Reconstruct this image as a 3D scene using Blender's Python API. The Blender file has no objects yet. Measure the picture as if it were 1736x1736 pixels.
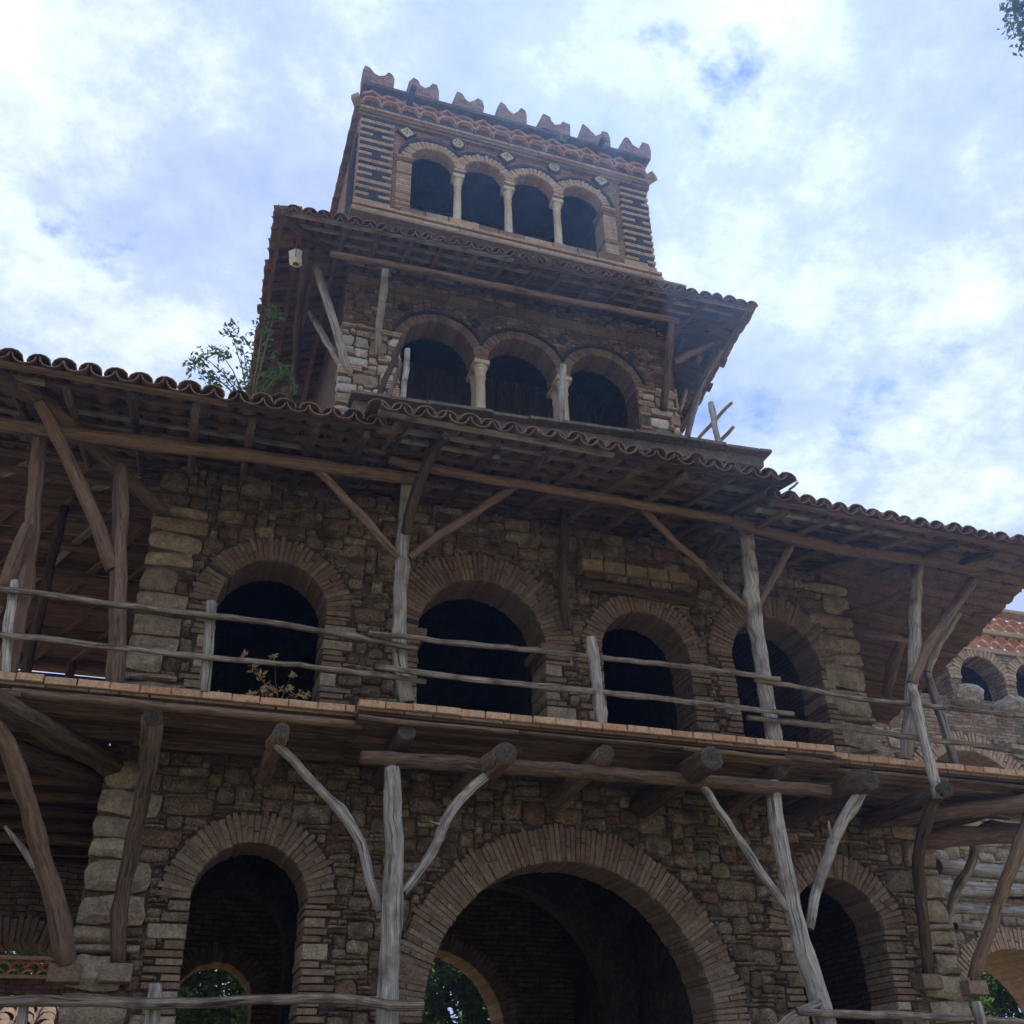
import bpy, math, random
import numpy as np
from mathutils import Vector, Matrix
rng = random.Random(7)
scene = bpy.context.scene
col = scene.collection

# ------------------------------------------------------------------ camera
F = 1736.0
CAM = np.array([0.0, -11.8, 1.6])
R = np.array([[0.94809383, -0.14988929, -0.28044838],
              [-0.31732661, -0.50293273, -0.80396672],
              [-0.02054067, 0.85122962, -0.52439128]])
cd = bpy.data.cameras.new('camera'); cd.sensor_width = 36.0; cd.lens = 36.0 * F / 1736.0
cd.clip_start = 0.05; cd.clip_end = 2000
cam = bpy.data.objects.new('camera', cd); col.objects.link(cam)
m = Matrix([list(R[0]) + [CAM[0]], list(R[1]) + [CAM[1]], list(R[2]) + [CAM[2]], [0, 0, 0, 1]])
cam.matrix_world = m
scene.camera = cam

def P(px, py, Y):
    """survey: the point of the plane at depth Y that was sighted at this place of the photograph"""
    d = R @ np.array([(px - 868) / F, -(py - 868) / F, -1.0])
    q = CAM + d * ((Y - CAM[1]) / d[1]); return np.array(q)
def PZ(px, py, Z):
    d = R @ np.array([(px - 868) / F, -(py - 868) / F, -1.0])
    q = CAM + d * ((Z - CAM[2]) / d[2]); return np.array(q)

# ------------------------------------------------------------------ light
SUN = Vector((0.30, 0.52, 0.80)).normalized()
EXPOSURE = 0.5
w = bpy.data.worlds.new('World'); scene.world = w; w.use_nodes = True
nt = w.node_tree; nt.nodes.clear()
def N(t, nt_, **kw):
    n = nt_.nodes.new(t)
    for k, v in kw.items(): setattr(n, k, v)
    return n
def world():
    L = nt.links.new
    out = N('ShaderNodeOutputWorld', nt); bg = N('ShaderNodeBackground', nt)
    sky = N('ShaderNodeTexSky', nt, sky_type='NISHITA', sun_disc=False)
    sky.sun_elevation = math.asin(SUN.z); sky.sun_rotation = math.atan2(SUN.x, SUN.y)
    sky.altitude = 200; sky.dust_density = 0.0; sky.ozone_density = 4.0; sky.air_density = 1.2
    sm = N('ShaderNodeVectorMath', nt, operation='SCALE'); sm.inputs['Scale'].default_value = 0.09
    L(sky.outputs[0], sm.inputs[0])
    tc = N('ShaderNodeTexCoord', nt)
    sep = N('ShaderNodeSeparateXYZ', nt); L(tc.outputs['Generated'], sep.inputs[0])
    ad = N('ShaderNodeMath', nt, operation='ADD'); L(sep.outputs[2], ad.inputs[0]); ad.inputs[1].default_value = 0.22
    mx = N('ShaderNodeMath', nt, operation='MAXIMUM'); L(ad.outputs[0], mx.inputs[0]); mx.inputs[1].default_value = 0.08
    dv = N('ShaderNodeVectorMath', nt, operation='DIVIDE'); L(tc.outputs['Generated'], dv.inputs[0])
    cb = N('ShaderNodeCombineXYZ', nt)
    for i in range(3): L(mx.outputs[0], cb.inputs[i])
    L(cb.outputs[0], dv.inputs[1])
    mp = N('ShaderNodeMapping', nt); mp.inputs['Location'].default_value = CLOUD_OFF; mp.inputs['Scale'].default_value = (1, 1, 0.0)
    L(dv.outputs[0], mp.inputs[0])
    n1 = N('ShaderNodeTexNoise', nt); n1.inputs['Scale'].default_value = 2.6; n1.inputs['Detail'].default_value = 10; n1.inputs['Roughness'].default_value = 0.6
    n1.inputs['Distortion'].default_value = 0.25
    L(mp.outputs[0], n1.inputs['Vector'])
    r1 = N('ShaderNodeValToRGB', nt); r1.color_ramp.elements[0].position = 0.315; r1.color_ramp.elements[1].position = 0.385
    L(n1.outputs['Fac'], r1.inputs[0])
    n2 = N('ShaderNodeTexNoise', nt); n2.inputs['Scale'].default_value = 2.2; n2.inputs['Detail'].default_value = 9; n2.inputs['Roughness'].default_value = 0.68
    mp2 = N('ShaderNodeMapping', nt); mp2.inputs['Location'].default_value = (3.1, 7.7, 0); mp2.inputs['Scale'].default_value = (1, 1, 0)
    L(dv.outputs[0], mp2.inputs[0]); L(mp2.outputs[0], n2.inputs['Vector'])
    r2 = N('ShaderNodeValToRGB', nt)
    e = r2.color_ramp.elements; e[0].position = 0.34; e[0].color = (0.29, 0.37, 0.64, 1); e[1].position = 0.64; e[1].color = (0.80, 0.88, 1.03, 1)
    e2 = e.new(0.5); e2.color = (0.44, 0.53, 0.80, 1)
    L(n2.outputs['Fac'], r2.inputs[0])
    mix = N('ShaderNodeMix', nt, data_type='RGBA')
    L(r1.outputs[0], mix.inputs['Factor']); L(sm.outputs[0], mix.inputs['A']); L(r2.outputs[0], mix.inputs['B'])
    L(mix.outputs['Result'], bg.inputs['Color']); bg.inputs['Strength'].default_value = 1.0
    L(bg.outputs[0], out.inputs[0])
CLOUD_OFF = (7.3735, 2.4927, 0)
world()
sd = bpy.data.lights.new('sun', 'SUN'); sd.energy = 4.0; sd.angle = math.radians(0.6); sd.color = (1.0, 0.96, 0.89)
so = bpy.data.objects.new('sun', sd); col.objects.link(so)
so.rotation_euler = SUN.to_track_quat('Z', 'Y').to_euler(); so.location = (0, 0, 40)
vs = scene.view_settings; vs.view_transform = 'Standard'; vs.look = 'None'; vs.exposure = EXPOSURE; vs.gamma = 1; vs.use_curve_mapping = False
scene.render.resolution_x = 1024; scene.render.resolution_y = 1024

# ------------------------------------------------------------------ materials
MATS = {}
def material(name, ramp, nscale=(6, 6, 6), namt=0.35, bump=0.5, bscale=30, rough=0.9, uv=False, cracks=0.0, spots=None, bdist=0.02, joints=None, spec=0.25):
    """ramp: colours picked by the piece's own random number; noise varies them in place"""
    m = bpy.data.materials.new(name); m.use_nodes = True; t = m.node_tree; L = t.links.new
    b = t.nodes['Principled BSDF']; b.inputs['Roughness'].default_value = rough; b.inputs['Specular IOR Level'].default_value = spec
    oi = N('ShaderNodeObjectInfo', t); at = N('ShaderNodeAttribute', t); at.attribute_name = 'rnd'
    ad = N('ShaderNodeMath', t, operation='ADD'); L(oi.outputs['Random'], ad.inputs[0]); L(at.outputs['Fac'], ad.inputs[1])
    fr = N('ShaderNodeMath', t, operation='FRACT'); L(ad.outputs[0], fr.inputs[0])
    cr = N('ShaderNodeValToRGB', t); cr.color_ramp.interpolation = 'LINEAR'
    el = cr.color_ramp.elements
    for i, c in enumerate(ramp):
        p = i / max(1, len(ramp) - 1)
        if i < 2: e = el[i]; e.position = p
        else: e = el.new(p)
        e.color = (c[0] * 1.0, c[1] * .985, c[2] * .85, 1)
    if len(ramp) == 1: el[1].color = el[0].color
    L(fr.outputs[0], cr.inputs[0])
    if uv:
        tc = N('ShaderNodeUVMap', t); src = tc.outputs[0]
    else:
        ge = N('ShaderNodeNewGeometry', t); src = ge.outputs['Position']
    mp = N('ShaderNodeMapping', t); mp.inputs['Scale'].default_value = nscale; L(src, mp.inputs[0])
    cx = N('ShaderNodeCombineXYZ', t)
    if uv:
        mu = N('ShaderNodeMath', t, operation='MULTIPLY'); L(fr.outputs[0], mu.inputs[0]); mu.inputs[1].default_value = 37.0
        for i in range(3): L(mu.outputs[0], cx.inputs[i])
        va = N('ShaderNodeVectorMath', t, operation='ADD'); L(mp.outputs[0], va.inputs[0]); L(cx.outputs[0], va.inputs[1]); vec = va.outputs[0]
    else: vec = mp.outputs[0]
    n1 = N('ShaderNodeTexNoise', t); n1.inputs['Scale'].default_value = 1.0; n1.inputs['Detail'].default_value = 5; n1.inputs['Roughness'].default_value = 0.65
    L(vec, n1.inputs['Vector'])
    mr = N('ShaderNodeMapRange', t); mr.inputs['From Min'].default_value = 0.25; mr.inputs['From Max'].default_value = 0.75
    mr.inputs['To Min'].default_value = 1 - namt; mr.inputs['To Max'].default_value = 1 + namt; L(n1.outputs['Fac'], mr.inputs['Value'])
    vm = N('ShaderNodeVectorMath', t, operation='SCALE'); L(cr.outputs[0], vm.inputs[0]); L(mr.outputs[0], vm.inputs['Scale'])
    gn = N('ShaderNodeTexNoise', t); gn.inputs['Scale'].default_value = 1.0; gn.inputs['Detail'].default_value = 2; gn.inputs['Roughness'].default_value = 0.75
    gm = N('ShaderNodeMapping', t); gm.inputs['Scale'].default_value = tuple(v * (4.5 if not uv else 3.0) for v in nscale); L(src, gm.inputs[0]); L(gm.outputs[0], gn.inputs['Vector'])
    gr = N('ShaderNodeMapRange', t); gr.inputs['From Min'].default_value = 0.3; gr.inputs['From Max'].default_value = 0.7; gr.inputs['To Min'].default_value = 1 - namt * .95; gr.inputs['To Max'].default_value = 1 + namt * .95
    L(gn.outputs['Fac'], gr.inputs['Value'])
    v0 = N('ShaderNodeVectorMath', t, operation='SCALE'); L(vm.outputs[0], v0.inputs[0]); L(gr.outputs[0], v0.inputs['Scale'])
    colr = v0.outputs[0]
    if spots:   # (colour, scale, low, high): stains with their own shape
        n3 = N('ShaderNodeTexNoise', t); n3.inputs['Scale'].default_value = spots[1]; n3.inputs['Detail'].default_value = 4
        ge2 = N('ShaderNodeNewGeometry', t); L(ge2.outputs['Position'], n3.inputs['Vector'])
        m3 = N('ShaderNodeMapRange', t); m3.inputs['From Min'].default_value = spots[2]; m3.inputs['From Max'].default_value = spots[3]; L(n3.outputs['Fac'], m3.inputs['Value'])
        mx = N('ShaderNodeMix', t, data_type='RGBA'); L(m3.outputs[0], mx.inputs['Factor']); L(colr, mx.inputs['A']); mx.inputs['B'].default_value = (*spots[0], 1)
        colr = mx.outputs['Result']
    height = n1.outputs['Fac']
    n2 = N('ShaderNodeTexNoise', t); n2.inputs['Scale'].default_value = bscale if not uv else 0.8; n2.inputs['Detail'].default_value = 4; n2.inputs['Roughness'].default_value = 0.75
    L(src if not uv else vec, n2.inputs['Vector'])
    if cracks > 0:
        c2 = N('ShaderNodeMapRange', t); c2.inputs['From Min'].default_value = 0.38; c2.inputs['From Max'].default_value = 0.45; L(n2.outputs['Fac'], c2.inputs['Value'])
        c2.inputs['To Min'].default_value = 1 - cracks; c2.inputs['To Max'].default_value = 1.0
        mk = N('ShaderNodeTexNoise', t); mk.inputs['Scale'].default_value = 3.5; mk.inputs['Detail'].default_value = 2
        ge4 = N('ShaderNodeNewGeometry', t); L(ge4.outputs['Position'], mk.inputs['Vector'])
        mk2 = N('ShaderNodeMapRange', t); mk2.inputs['From Min'].default_value = 0.38; mk2.inputs['From Max'].default_value = 0.58; mk2.inputs['To Min'].default_value = 0.45; L(mk.outputs['Fac'], mk2.inputs['Value'])
        iv = N('ShaderNodeMath', t, operation='SUBTRACT'); iv.inputs[0].default_value = 1.0; L(c2.outputs[0], iv.inputs[1])
        im = N('ShaderNodeMath', t, operation='MULTIPLY'); L(iv.outputs[0], im.inputs[0]); L(mk2.outputs[0], im.inputs[1])
        iw = N('ShaderNodeMath', t, operation='SUBTRACT'); iw.inputs[0].default_value = 1.0; L(im.outputs[0], iw.inputs[1])
        v2 = N('ShaderNodeVectorMath', t, operation='SCALE'); L(colr, v2.inputs[0]); L(iw.outputs[0], v2.inputs['Scale']); colr = v2.outputs[0]
    if joints:  # brick courses too small to build: (brick width, row height, mortar colour, axis)
        ge3 = N('ShaderNodeNewGeometry', t); sp = N('ShaderNodeSeparateXYZ', t); L(ge3.outputs['Position'], sp.inputs[0])
        sx = N('ShaderNodeMath', t, operation='ADD'); L(sp.outputs[0], sx.inputs[0]); L(sp.outputs[1], sx.inputs[1])
        cb = N('ShaderNodeCombineXYZ', t); L(sx.outputs[0], cb.inputs[0]); L(sp.outputs[2], cb.inputs[1])
        nw = N('ShaderNodeTexNoise', t); nw.inputs['Scale'].default_value = 2.5; L(ge3.outputs['Position'], nw.inputs['Vector'])
        ws = N('ShaderNodeVectorMath', t, operation='SCALE'); ws.inputs['Scale'].default_value = 0.09; L(nw.outputs['Color'], ws.inputs[0])
        wa = N('ShaderNodeVectorMath', t, operation='ADD'); L(cb.outputs[0], wa.inputs[0]); L(ws.outputs[0], wa.inputs[1])
        bt = N('ShaderNodeTexBrick', t); bt.inputs['Scale'].default_value = 1.0; bt.inputs['Brick Width'].default_value = joints[0]; bt.inputs['Row Height'].default_value = joints[1]
        bt.inputs['Mortar Size'].default_value = 0.009; bt.inputs['Mortar Smooth'].default_value = 0.3
        bt.inputs['Color1'].default_value = (1, 1, 1, 1); bt.inputs['Color2'].default_value = (0.62, 0.56, 0.52, 1); bt.inputs['Mortar'].default_value = (*joints[2], 1)
        L(wa.outputs[0], bt.inputs['Vector'])
        mm = N('ShaderNodeMix', t, data_type='RGBA', blend_type='MULTIPLY'); mm.inputs['Factor'].default_value = 1.0
        L(colr, mm.inputs['A']); L(bt.outputs['Color'], mm.inputs['B']); colr = mm.outputs['Result']
        hs = N('ShaderNodeMath', t, operation='SUBTRACT'); L(n2.outputs['Fac'], hs.inputs[0]); L(bt.outputs['Fac'], hs.inputs[1]); height2 = hs.outputs[0]
    else: height2 = n2.outputs['Fac']
    L(colr, b.inputs['Base Color'])
    bp = N('ShaderNodeBump', t); bp.inputs['Strength'].default_value = bump; bp.inputs['Distance'].default_value = bdist; L(height2, bp.inputs['Height'])
    bp2 = N('ShaderNodeBump', t); bp2.inputs['Strength'].default_value = bump * 0.7; bp2.inputs['Distance'].default_value = bdist * 2; L(height, bp2.inputs['Height']); L(bp.outputs[0], bp2.inputs['Normal'])
    L(bp2.outputs[0], b.inputs['Normal'])
    MATS[name] = m
    return m
STONE = [(.25, .165, .10), (.34, .25, .16), (.18, .115, .073), (.46, .365, .245), (.26, .155, .098), (.31, .245, .17), (.20, .145, .10), (.52, .43, .30), (.28, .165, .105), (.37, .305, .22)]
M_stone = material('rubble_stone', STONE, (9, 9, 9), .55, 1.0, 45, .93, spots=((.13, .097, .07), 3.0, .52, .70), bdist=.045)
M_quoin = material('pale_quoin_stone', [(.38, .30, .21), (.32, .245, .17), (.44, .36, .26), (.36, .265, .185)], (7, 7, 7), .35, .8, 40, .92, spots=((.20, .15, .11), 4.0, .56, .74), bdist=.03)
M_white = material('limewashed_stone', [(.62, .58, .52), (.70, .66, .60), (.50, .44, .37), (.66, .62, .56)], (9, 9, 9), .25, .8, 40, .92, bdist=.03)
M_mortar = material('earth_mortar', [(.135, .102, .074)], (5, 5, 5), .5, 1.0, 35, .98, bdist=.03)
M_brick = material('terracotta_brick', [(.235, .155, .10), (.20, .127, .082), (.28, .195, .13), (.165, .10, .067), (.285, .215, .15), (.225, .155, .105)], (12, 12, 12), .35, .6, 60, .92, spots=((.22, .165, .12), 3.5, .54, .74))
M_deckbrick = material('orange_deck_brick', [(.50, .285, .17), (.58, .37, .24), (.43, .235, .14), (.56, .40, .275)], (10, 10, 10), .3, .5, 60, .9, spots=((.40, .31, .22), 5, .56, .74))
M_tbrick = material('tower_brickwork', [(.35, .225, .155)], (2.5, 2.5, 2.5), .25, .6, 40, .92, joints=(.27, .068, (.42, .33, .27)), spots=((.20, .14, .10), 1.2, .60, .8))
M_sidebrick = material('coarse_brickwork', [(.21, .135, .092)], (3, 3, 3), .35, .8, 40, .92, joints=(.28, .075, (.35, .28, .22)), spots=((.17, .12, .085), 1.5, .54, .74))
M_lava = material('dark_lava_stone', [(.045, .045, .052), (.065, .062, .068), (.035, .036, .044)], (8, 8, 8), .4, .8, 50, .88)
M_buff = material('buff_brick', [(.46, .325, .215), (.40, .275, .18), (.50, .375, .26)], (10, 10, 10), .3, .6, 50, .9)
M_tile = material('clay_roof_tile', [(.24, .145, .10), (.20, .12, .085), (.28, .18, .125), (.18, .12, .09), (.26, .18, .135)], (9, 9, 9), .35, .5, 50, .9, spots=((.20, .16, .115), 3.2, .52, .70))
M_wood = material('weathered_grey_wood', [(.42, .385, .35), (.36, .325, .29), (.50, .46, .42), (.38, .335, .29)], (34, 1.1, 1), .5, 1.0, 40, .9, uv=True, cracks=.8, bdist=.02, spots=((.19, .145, .105), 4.5, .5, .72))
M_rail = material('brown_grey_pole_wood', [(.30, .26, .22), (.25, .21, .17), (.36, .315, .27), (.27, .22, .175)], (34, 1.3, 1), .55, 1.0, 40, .92, uv=True, cracks=.8, bdist=.02, spots=((.15, .11, .08), 5, .48, .68))
M_dwood = material('dark_brown_timber', [(.12, .077, .053), (.15, .098, .066), (.095, .062, .043), (.18, .12, .082)], (24, 1.8, 1), .5, .9, 40, .92, uv=True, cracks=.7, bdist=.02)
M_bwood = material('brown_beam_timber', [(.205, .132, .09), (.245, .165, .115), (.17, .108, .074)], (24, 1.6, 1), .4, .8, 40, .9, uv=True, cracks=.6, bdist=.02)
M_end = material('log_end_grain', [(.12, .10, .082), (.18, .155, .13), (.085, .07, .056)], (40, 40, 40), .7, 1.0, 70, .95, bdist=.03)
M_marble = material('pale_marble', [(.52, .43, .315), (.56, .47, .35)], (6, 6, 2), .18, .25, 30, .7)
M_slab = material('grey_slab', [(.15, .127, .105)], (4, 4, 4), .35, .6, 40, .95)
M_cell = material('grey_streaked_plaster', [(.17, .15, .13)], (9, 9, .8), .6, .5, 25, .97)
M_boulder = material('pale_boulder', [(.50, .455, .39)], (6, 6, 6), .35, 1.0, 20, .93, bdist=.05)
M_pale = material('pale_ruin_brick', [(.40, .31, .225)], (3, 3, 3), .35, .8, 40, .92, spots=((.2, .16, .12), 1.4, .5, .7), joints=(.28, .075, (.5, .42, .34)))
M_panel = material('brown_frieze_panel', [(.10, .068, .052)], (9, 9, 9), .4, .6, 40, .95)
M_room = material('dark_room_plaster', [(.06, .05, .042)], (3, 3, 3), .5, .6, 25, .97)  # even near-black tone for room walls, floors and ceilings
M_ground = material('dry_earth', [(.29, .24, .17)], (1.5, 1.5, 1.5), .35, .6, 14, .98, spots=((.14, .15, .07), .6, .5, .66))
M_metal = material('white_enamel', [(.80, .80, .78)], (10, 10, 10), .1, .1, 60, .5)
M_iron = material('black_iron', [(.04, .04, .045)], (10, 10, 10), .2, .2, 60, .6)
def leafmat(name, c1, c2, trans=.35):
    m = bpy.data.materials.new(name); m.use_nodes = True; t = m.node_tree; L = t.links.new
    b = t.nodes['Principled BSDF']; b.inputs['Roughness'].default_value = .55; b.inputs['Specular IOR Level'].default_value = .3
    at = N('ShaderNodeAttribute', t); at.attribute_name = 'rnd'
    mx = N('ShaderNodeMix', t, data_type='RGBA'); L(at.outputs['Fac'], mx.inputs['Factor']); mx.inputs['A'].default_value = (*c1, 1); mx.inputs['B'].default_value = (*c2, 1)
    L(mx.outputs['Result'], b.inputs['Base Color'])
    tr = N('ShaderNodeBsdfTranslucent', t); L(mx.outputs['Result'], tr.inputs[0])
    ms = N('ShaderNodeMixShader', t); ms.inputs[0].default_value = trans; L(b.outputs[0], ms.inputs[1]); L(tr.outputs[0], ms.inputs[2])
    L(ms.outputs[0], t.nodes['Material Output'].inputs['Surface']); return m
M_leaf = leafmat('green_leaf', (.07, .13, .03), (.16, .24, .06), .5)
M_leaf2 = leafmat('dark_leaf', (.03, .065, .02), (.07, .12, .035))
M_dry = leafmat('dry_leaf', (.40, .27, .12), (.50, .38, .20), .25)
M_grass = leafmat('grass_blade', (.12, .16, .05), (.22, .25, .09))

# ------------------------------------------------------------------ object helpers
WL = {}
def reg(o, parent, loc):
    loc = Vector([float(v) for v in loc]); WL[o.name] = loc
    if parent is not None:
        o.parent = parent; o.location = loc - WL[parent.name]
    else: o.location = loc
    col.objects.link(o); return o
def tag(o, label=None, cat=None, group=None, kind=None):
    if label: o['label'] = label
    if cat: o['category'] = cat
    if group: o['group'] = group
    if kind: o['kind'] = kind
    return o
def thing(name, loc, label, cat, group=None):
    o = bpy.data.objects.new(name, None); o.empty_display_size = .2
    reg(o, None, loc); return tag(o, label, cat, group)
def mesh(name, V, Fc, mat, smooth=False, uv=None, rnd=None, mi=None):
    me = bpy.data.meshes.new(name)
    V = np.asarray(V, float)
    me.from_pydata([tuple(v) for v in V], [], [tuple(int(i) for i in f) for f in Fc])
    for mm in (mat if isinstance(mat, (list, tuple)) else [mat]): me.materials.append(mm)
    if smooth: me.polygons.foreach_set('use_smooth', [True] * len(me.polygons))
    if mi is not None: me.polygons.foreach_set('material_index', mi)
    if uv is not None:
        ul = me.uv_layers.new(name='UVMap')
        vi = np.zeros(len(me.loops), int); me.loops.foreach_get('vertex_index', vi)
        ul.data.foreach_set('uv', np.asarray(uv, float)[vi].ravel())
    if rnd is not None:
        a = me.attributes.new('rnd', 'FLOAT', 'POINT'); a.data.foreach_set('value', np.asarray(rnd, float))
    me.update(); return me
def obj(name, me, parent=None, loc=(0, 0, 0), rot=None, scale=None, kind=None):
    o = bpy.data.objects.new(name, me)
    if rot is not None: o.rotation_euler = rot
    if scale is not None: o.scale = scale
    reg(o, parent, loc)
    if kind: o['kind'] = kind
    return o
class MB:
    """collects geometry for one mesh"""
    def __init__(s): s.V = []; s.F = []; s.n = 0; s.r = []
    def add(s, V, Fc, r=None):
        V = np.asarray(V, float); s.V.append(V); s.F += [tuple(i + s.n for i in f) for f in Fc]; s.n += len(V)
        s.r += [rng.random() if r is None else r] * len(V)
    def box(s, a, b, jit=0):
        x0, y0, z0 = a; x1, y1, z1 = b
        V = np.array([(x0, y0, z0), (x1, y0, z0), (x1, y1, z0), (x0, y1, z0), (x0, y0, z1), (x1, y0, z1), (x1, y1, z1), (x0, y1, z1)], float)
        if jit: V += np.array([[rng.uniform(-jit, jit) for _ in range(3)] for _ in range(8)])
        s.add(V, BOXF)
    def mesh(s, name, mat, smooth=False, rnd=False): return mesh(name, np.concatenate(s.V), s.F, mat, smooth, rnd=s.r if rnd else None)
BOXF = [(0, 3, 2, 1), (4, 5, 6, 7), (0, 1, 5, 4), (1, 2, 6, 5), (2, 3, 7, 6), (3, 0, 4, 7)]
def boxobj(name, a, b, mat, parent, jit=0, kind=None):
    c = [(a[i] + b[i]) / 2 for i in range(3)]
    mb = MB(); mb.box([a[i] - c[i] for i in range(3)], [b[i] - c[i] for i in range(3)], jit)
    return obj(name, mb.mesh(name, mat), parent, c, kind=kind)

# unit pieces, shared by all alike pieces -------------------------------------------------
def rock_unit(aspect, seed, soft=.55, bulge=.38, rough=.2):
    r = random.Random(seed); nx, nz = 5, 4
    V = []; W = aspect; H = 1.0
    tl, tr_, tt_, tb_ = [r.uniform(-.13, .13) for _ in range(4)]
    for j in range(nz):
        for i in range(nx):
            u = i / (nx - 1) * 2 - 1; v = j / (nz - 1) * 2 - 1
            x = u * W / 2; z = v * H / 2
            e = max(abs(u), abs(v))
            cx_ = max(0, abs(u) - (1 - soft * 2 / W)) if W > soft * 2 else abs(u)
            if abs(u) > .99 and abs(v) > .99:
                x *= 1 - soft * r.uniform(.15, .5) / W; z *= 1 - soft * r.uniform(.15, .5)
            elif e > .99:
                if abs(v) > .99: z *= 1 - r.uniform(0, rough)
                else: x *= 1 - r.uniform(0, rough) / W
            z *= 1 + (tl if u < 0 else tr_) * abs(u) * (1 if v > 0 else .5); x *= 1 + (tt_ if v > 0 else tb_) * abs(v) / W
            y = 0 if e > .99 else -bulge * r.uniform(.55, 1.1)
            V.append((x / W, y + r.uniform(-.06, .06), z))
    Fc = []
    for j in range(nz - 1):
        for i in range(nx - 1):
            a = j * nx + i; Fc.append((a, a + 1, a + nx + 1, a + nx))
    ring = [i for i in range(nx)] + [j * nx + nx - 1 for j in range(1, nz)] + [(nz - 1) * nx + i for i in range(nx - 2, -1, -1)] + [j * nx for j in range(nz - 2, 0, -1)]
    base = len(V)
    for k in ring: V.append((V[k][0] * 1.0, 1.0, V[k][2] * 1.0))
    n = len(ring)
    for k in range(n):
        a, b = ring[k], ring[(k + 1) % n]; Fc.append((a, base + k, base + (k + 1) % n, b))
    return V, Fc
ROCKS = {a: [rock_unit(a, 100 * a + s) for s in range(10)] for a in (1, 2, 4)}
def rock_pick(w, h):
    a = w / h; return 1 if a < 1.5 else (2 if a < 3 else 4)
_rm = {}
def rock_mesh(mat, a, k):
    key = (mat.name, a, k)
    if key not in _rm: _rm[key] = mesh('stone', *ROCKS[a][k], mat, smooth=(k % 3 == 0))
    return _rm[key]
def brick_unit(seed, ch=.06, jit=.02):
    r = random.Random(seed); j = lambda: r.uniform(-jit, jit)
    V = []
    for (sx, sz) in ((-1, -1), (1, -1), (1, 1), (-1, 1)): V.append((sx * (.5 - ch * .6) + j(), -.5, sz * (.5 - ch) + j()))
    for (sx, sz) in ((-1, -1), (1, -1), (1, 1), (-1, 1)): V.append((sx * .5 + j(), -.5 + ch, sz * .5 + j()))
    for (sx, sz) in ((-1, -1), (1, -1), (1, 1), (-1, 1)): V.append((sx * .5, .5, sz * .5))
    Fc = [(0, 1, 2, 3), (8, 11, 10, 9)]
    for k in range(4):
        a, b = k, (k + 1) % 4
        Fc.append((4 + a, 4 + b, b, a)); Fc.append((8 + a, 8 + b, 4 + b, 4 + a))
    return V, Fc
BRK = [brick_unit(900 + s) for s in range(8)]
_bm = {}
def brick_mesh(mat, k=None):
    k = rng.randrange(8) if k is None else k
    key = (mat.name, k)
    if key not in _bm: _bm[key] = mesh('brick', *BRK[k], mat)
    return _bm[key]
def brick(name, mat, parent, c, size, rot=None): return obj(name, brick_mesh(mat), parent, c, rot, size)

# rubble masonry ------------------------------------------------------------------------
SIZES = [((7, 11), (4, 6), .14), ((4, 8), (3, 4), .20), ((3, 5), (2, 4), .16), ((4, 10), (1, 1), .28), ((4, 8), (2, 2), .08), ((2, 4), (1, 2), .14)]
def rubble(x0, x1, z0, z1, blocked, cell=.05, sizes=SIZES):
    nx = int((x1 - x0) / cell); nz = int((z1 - z0) / cell)
    occ = np.zeros((nz, nx), bool)
    for j in range(nz):
        for i in range(nx):
            if blocked(x0 + (i + .5) * cell, z0 + (j + .5) * cell): occ[j, i] = True
    out = []
    for j in range(nz):
        i = 0
        while i < nx:
            if occ[j, i]: i += 1; continue
            t = rng.random(); acc = 0
            for ws, hs, p in sizes:
                acc += p
                if t <= acc: break
            wq = rng.randint(*ws); hq = rng.randint(*hs)
            k = 0
            while k < wq and i + k < nx and not occ[j, i + k]: k += 1
            wq = k
            h = 1
            while h < hq and j + h < nz and not occ[j + h, i:i + wq].any(): h += 1
            if h > wq * 1.4: h = max(1, int(wq * 1.2))
            occ[j:j + h, i:i + wq] = True
            out.append((x0 + i * cell, z0 + j * cell, wq * cell, h * cell)); i += wq
    return out
def lay(rects, parent, Y, mat, depth=.11, limit=300, name='stone', joint=.002, axis='x', x_at=None, extra=.02, facing=1):
    """stones of one wall: the largest are objects of their own, the rest one mesh"""
    rects = sorted(rects, key=lambda r: -r[2] * r[3])
    mb = MB()
    for q, (x, z, w_, h_) in enumerate(rects):
        a = rock_pick(w_, h_); k = rng.randrange(10)
        c = (x + w_ / 2, Y + rng.uniform(-extra, extra), z + h_ / 2); s = (w_ - joint, depth * rng.uniform(.85, 1.2), h_ - joint)
        ry = rng.uniform(-.06, .06)
        if q < limit:
            obj(name, rock_mesh(mat, a, k), parent, c, (rng.uniform(-.08, .08), ry, rng.uniform(-.08, .08)), s)
        else:
            V = np.array(ROCKS[a][k][0]) * np.array(s) + np.array(c); mb.add(V, ROCKS[a][k][1])
    if mb.n: obj('rubble', mb.mesh('rubble', mat, False, True), parent, (0, 0, 0), kind='stuff')

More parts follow.
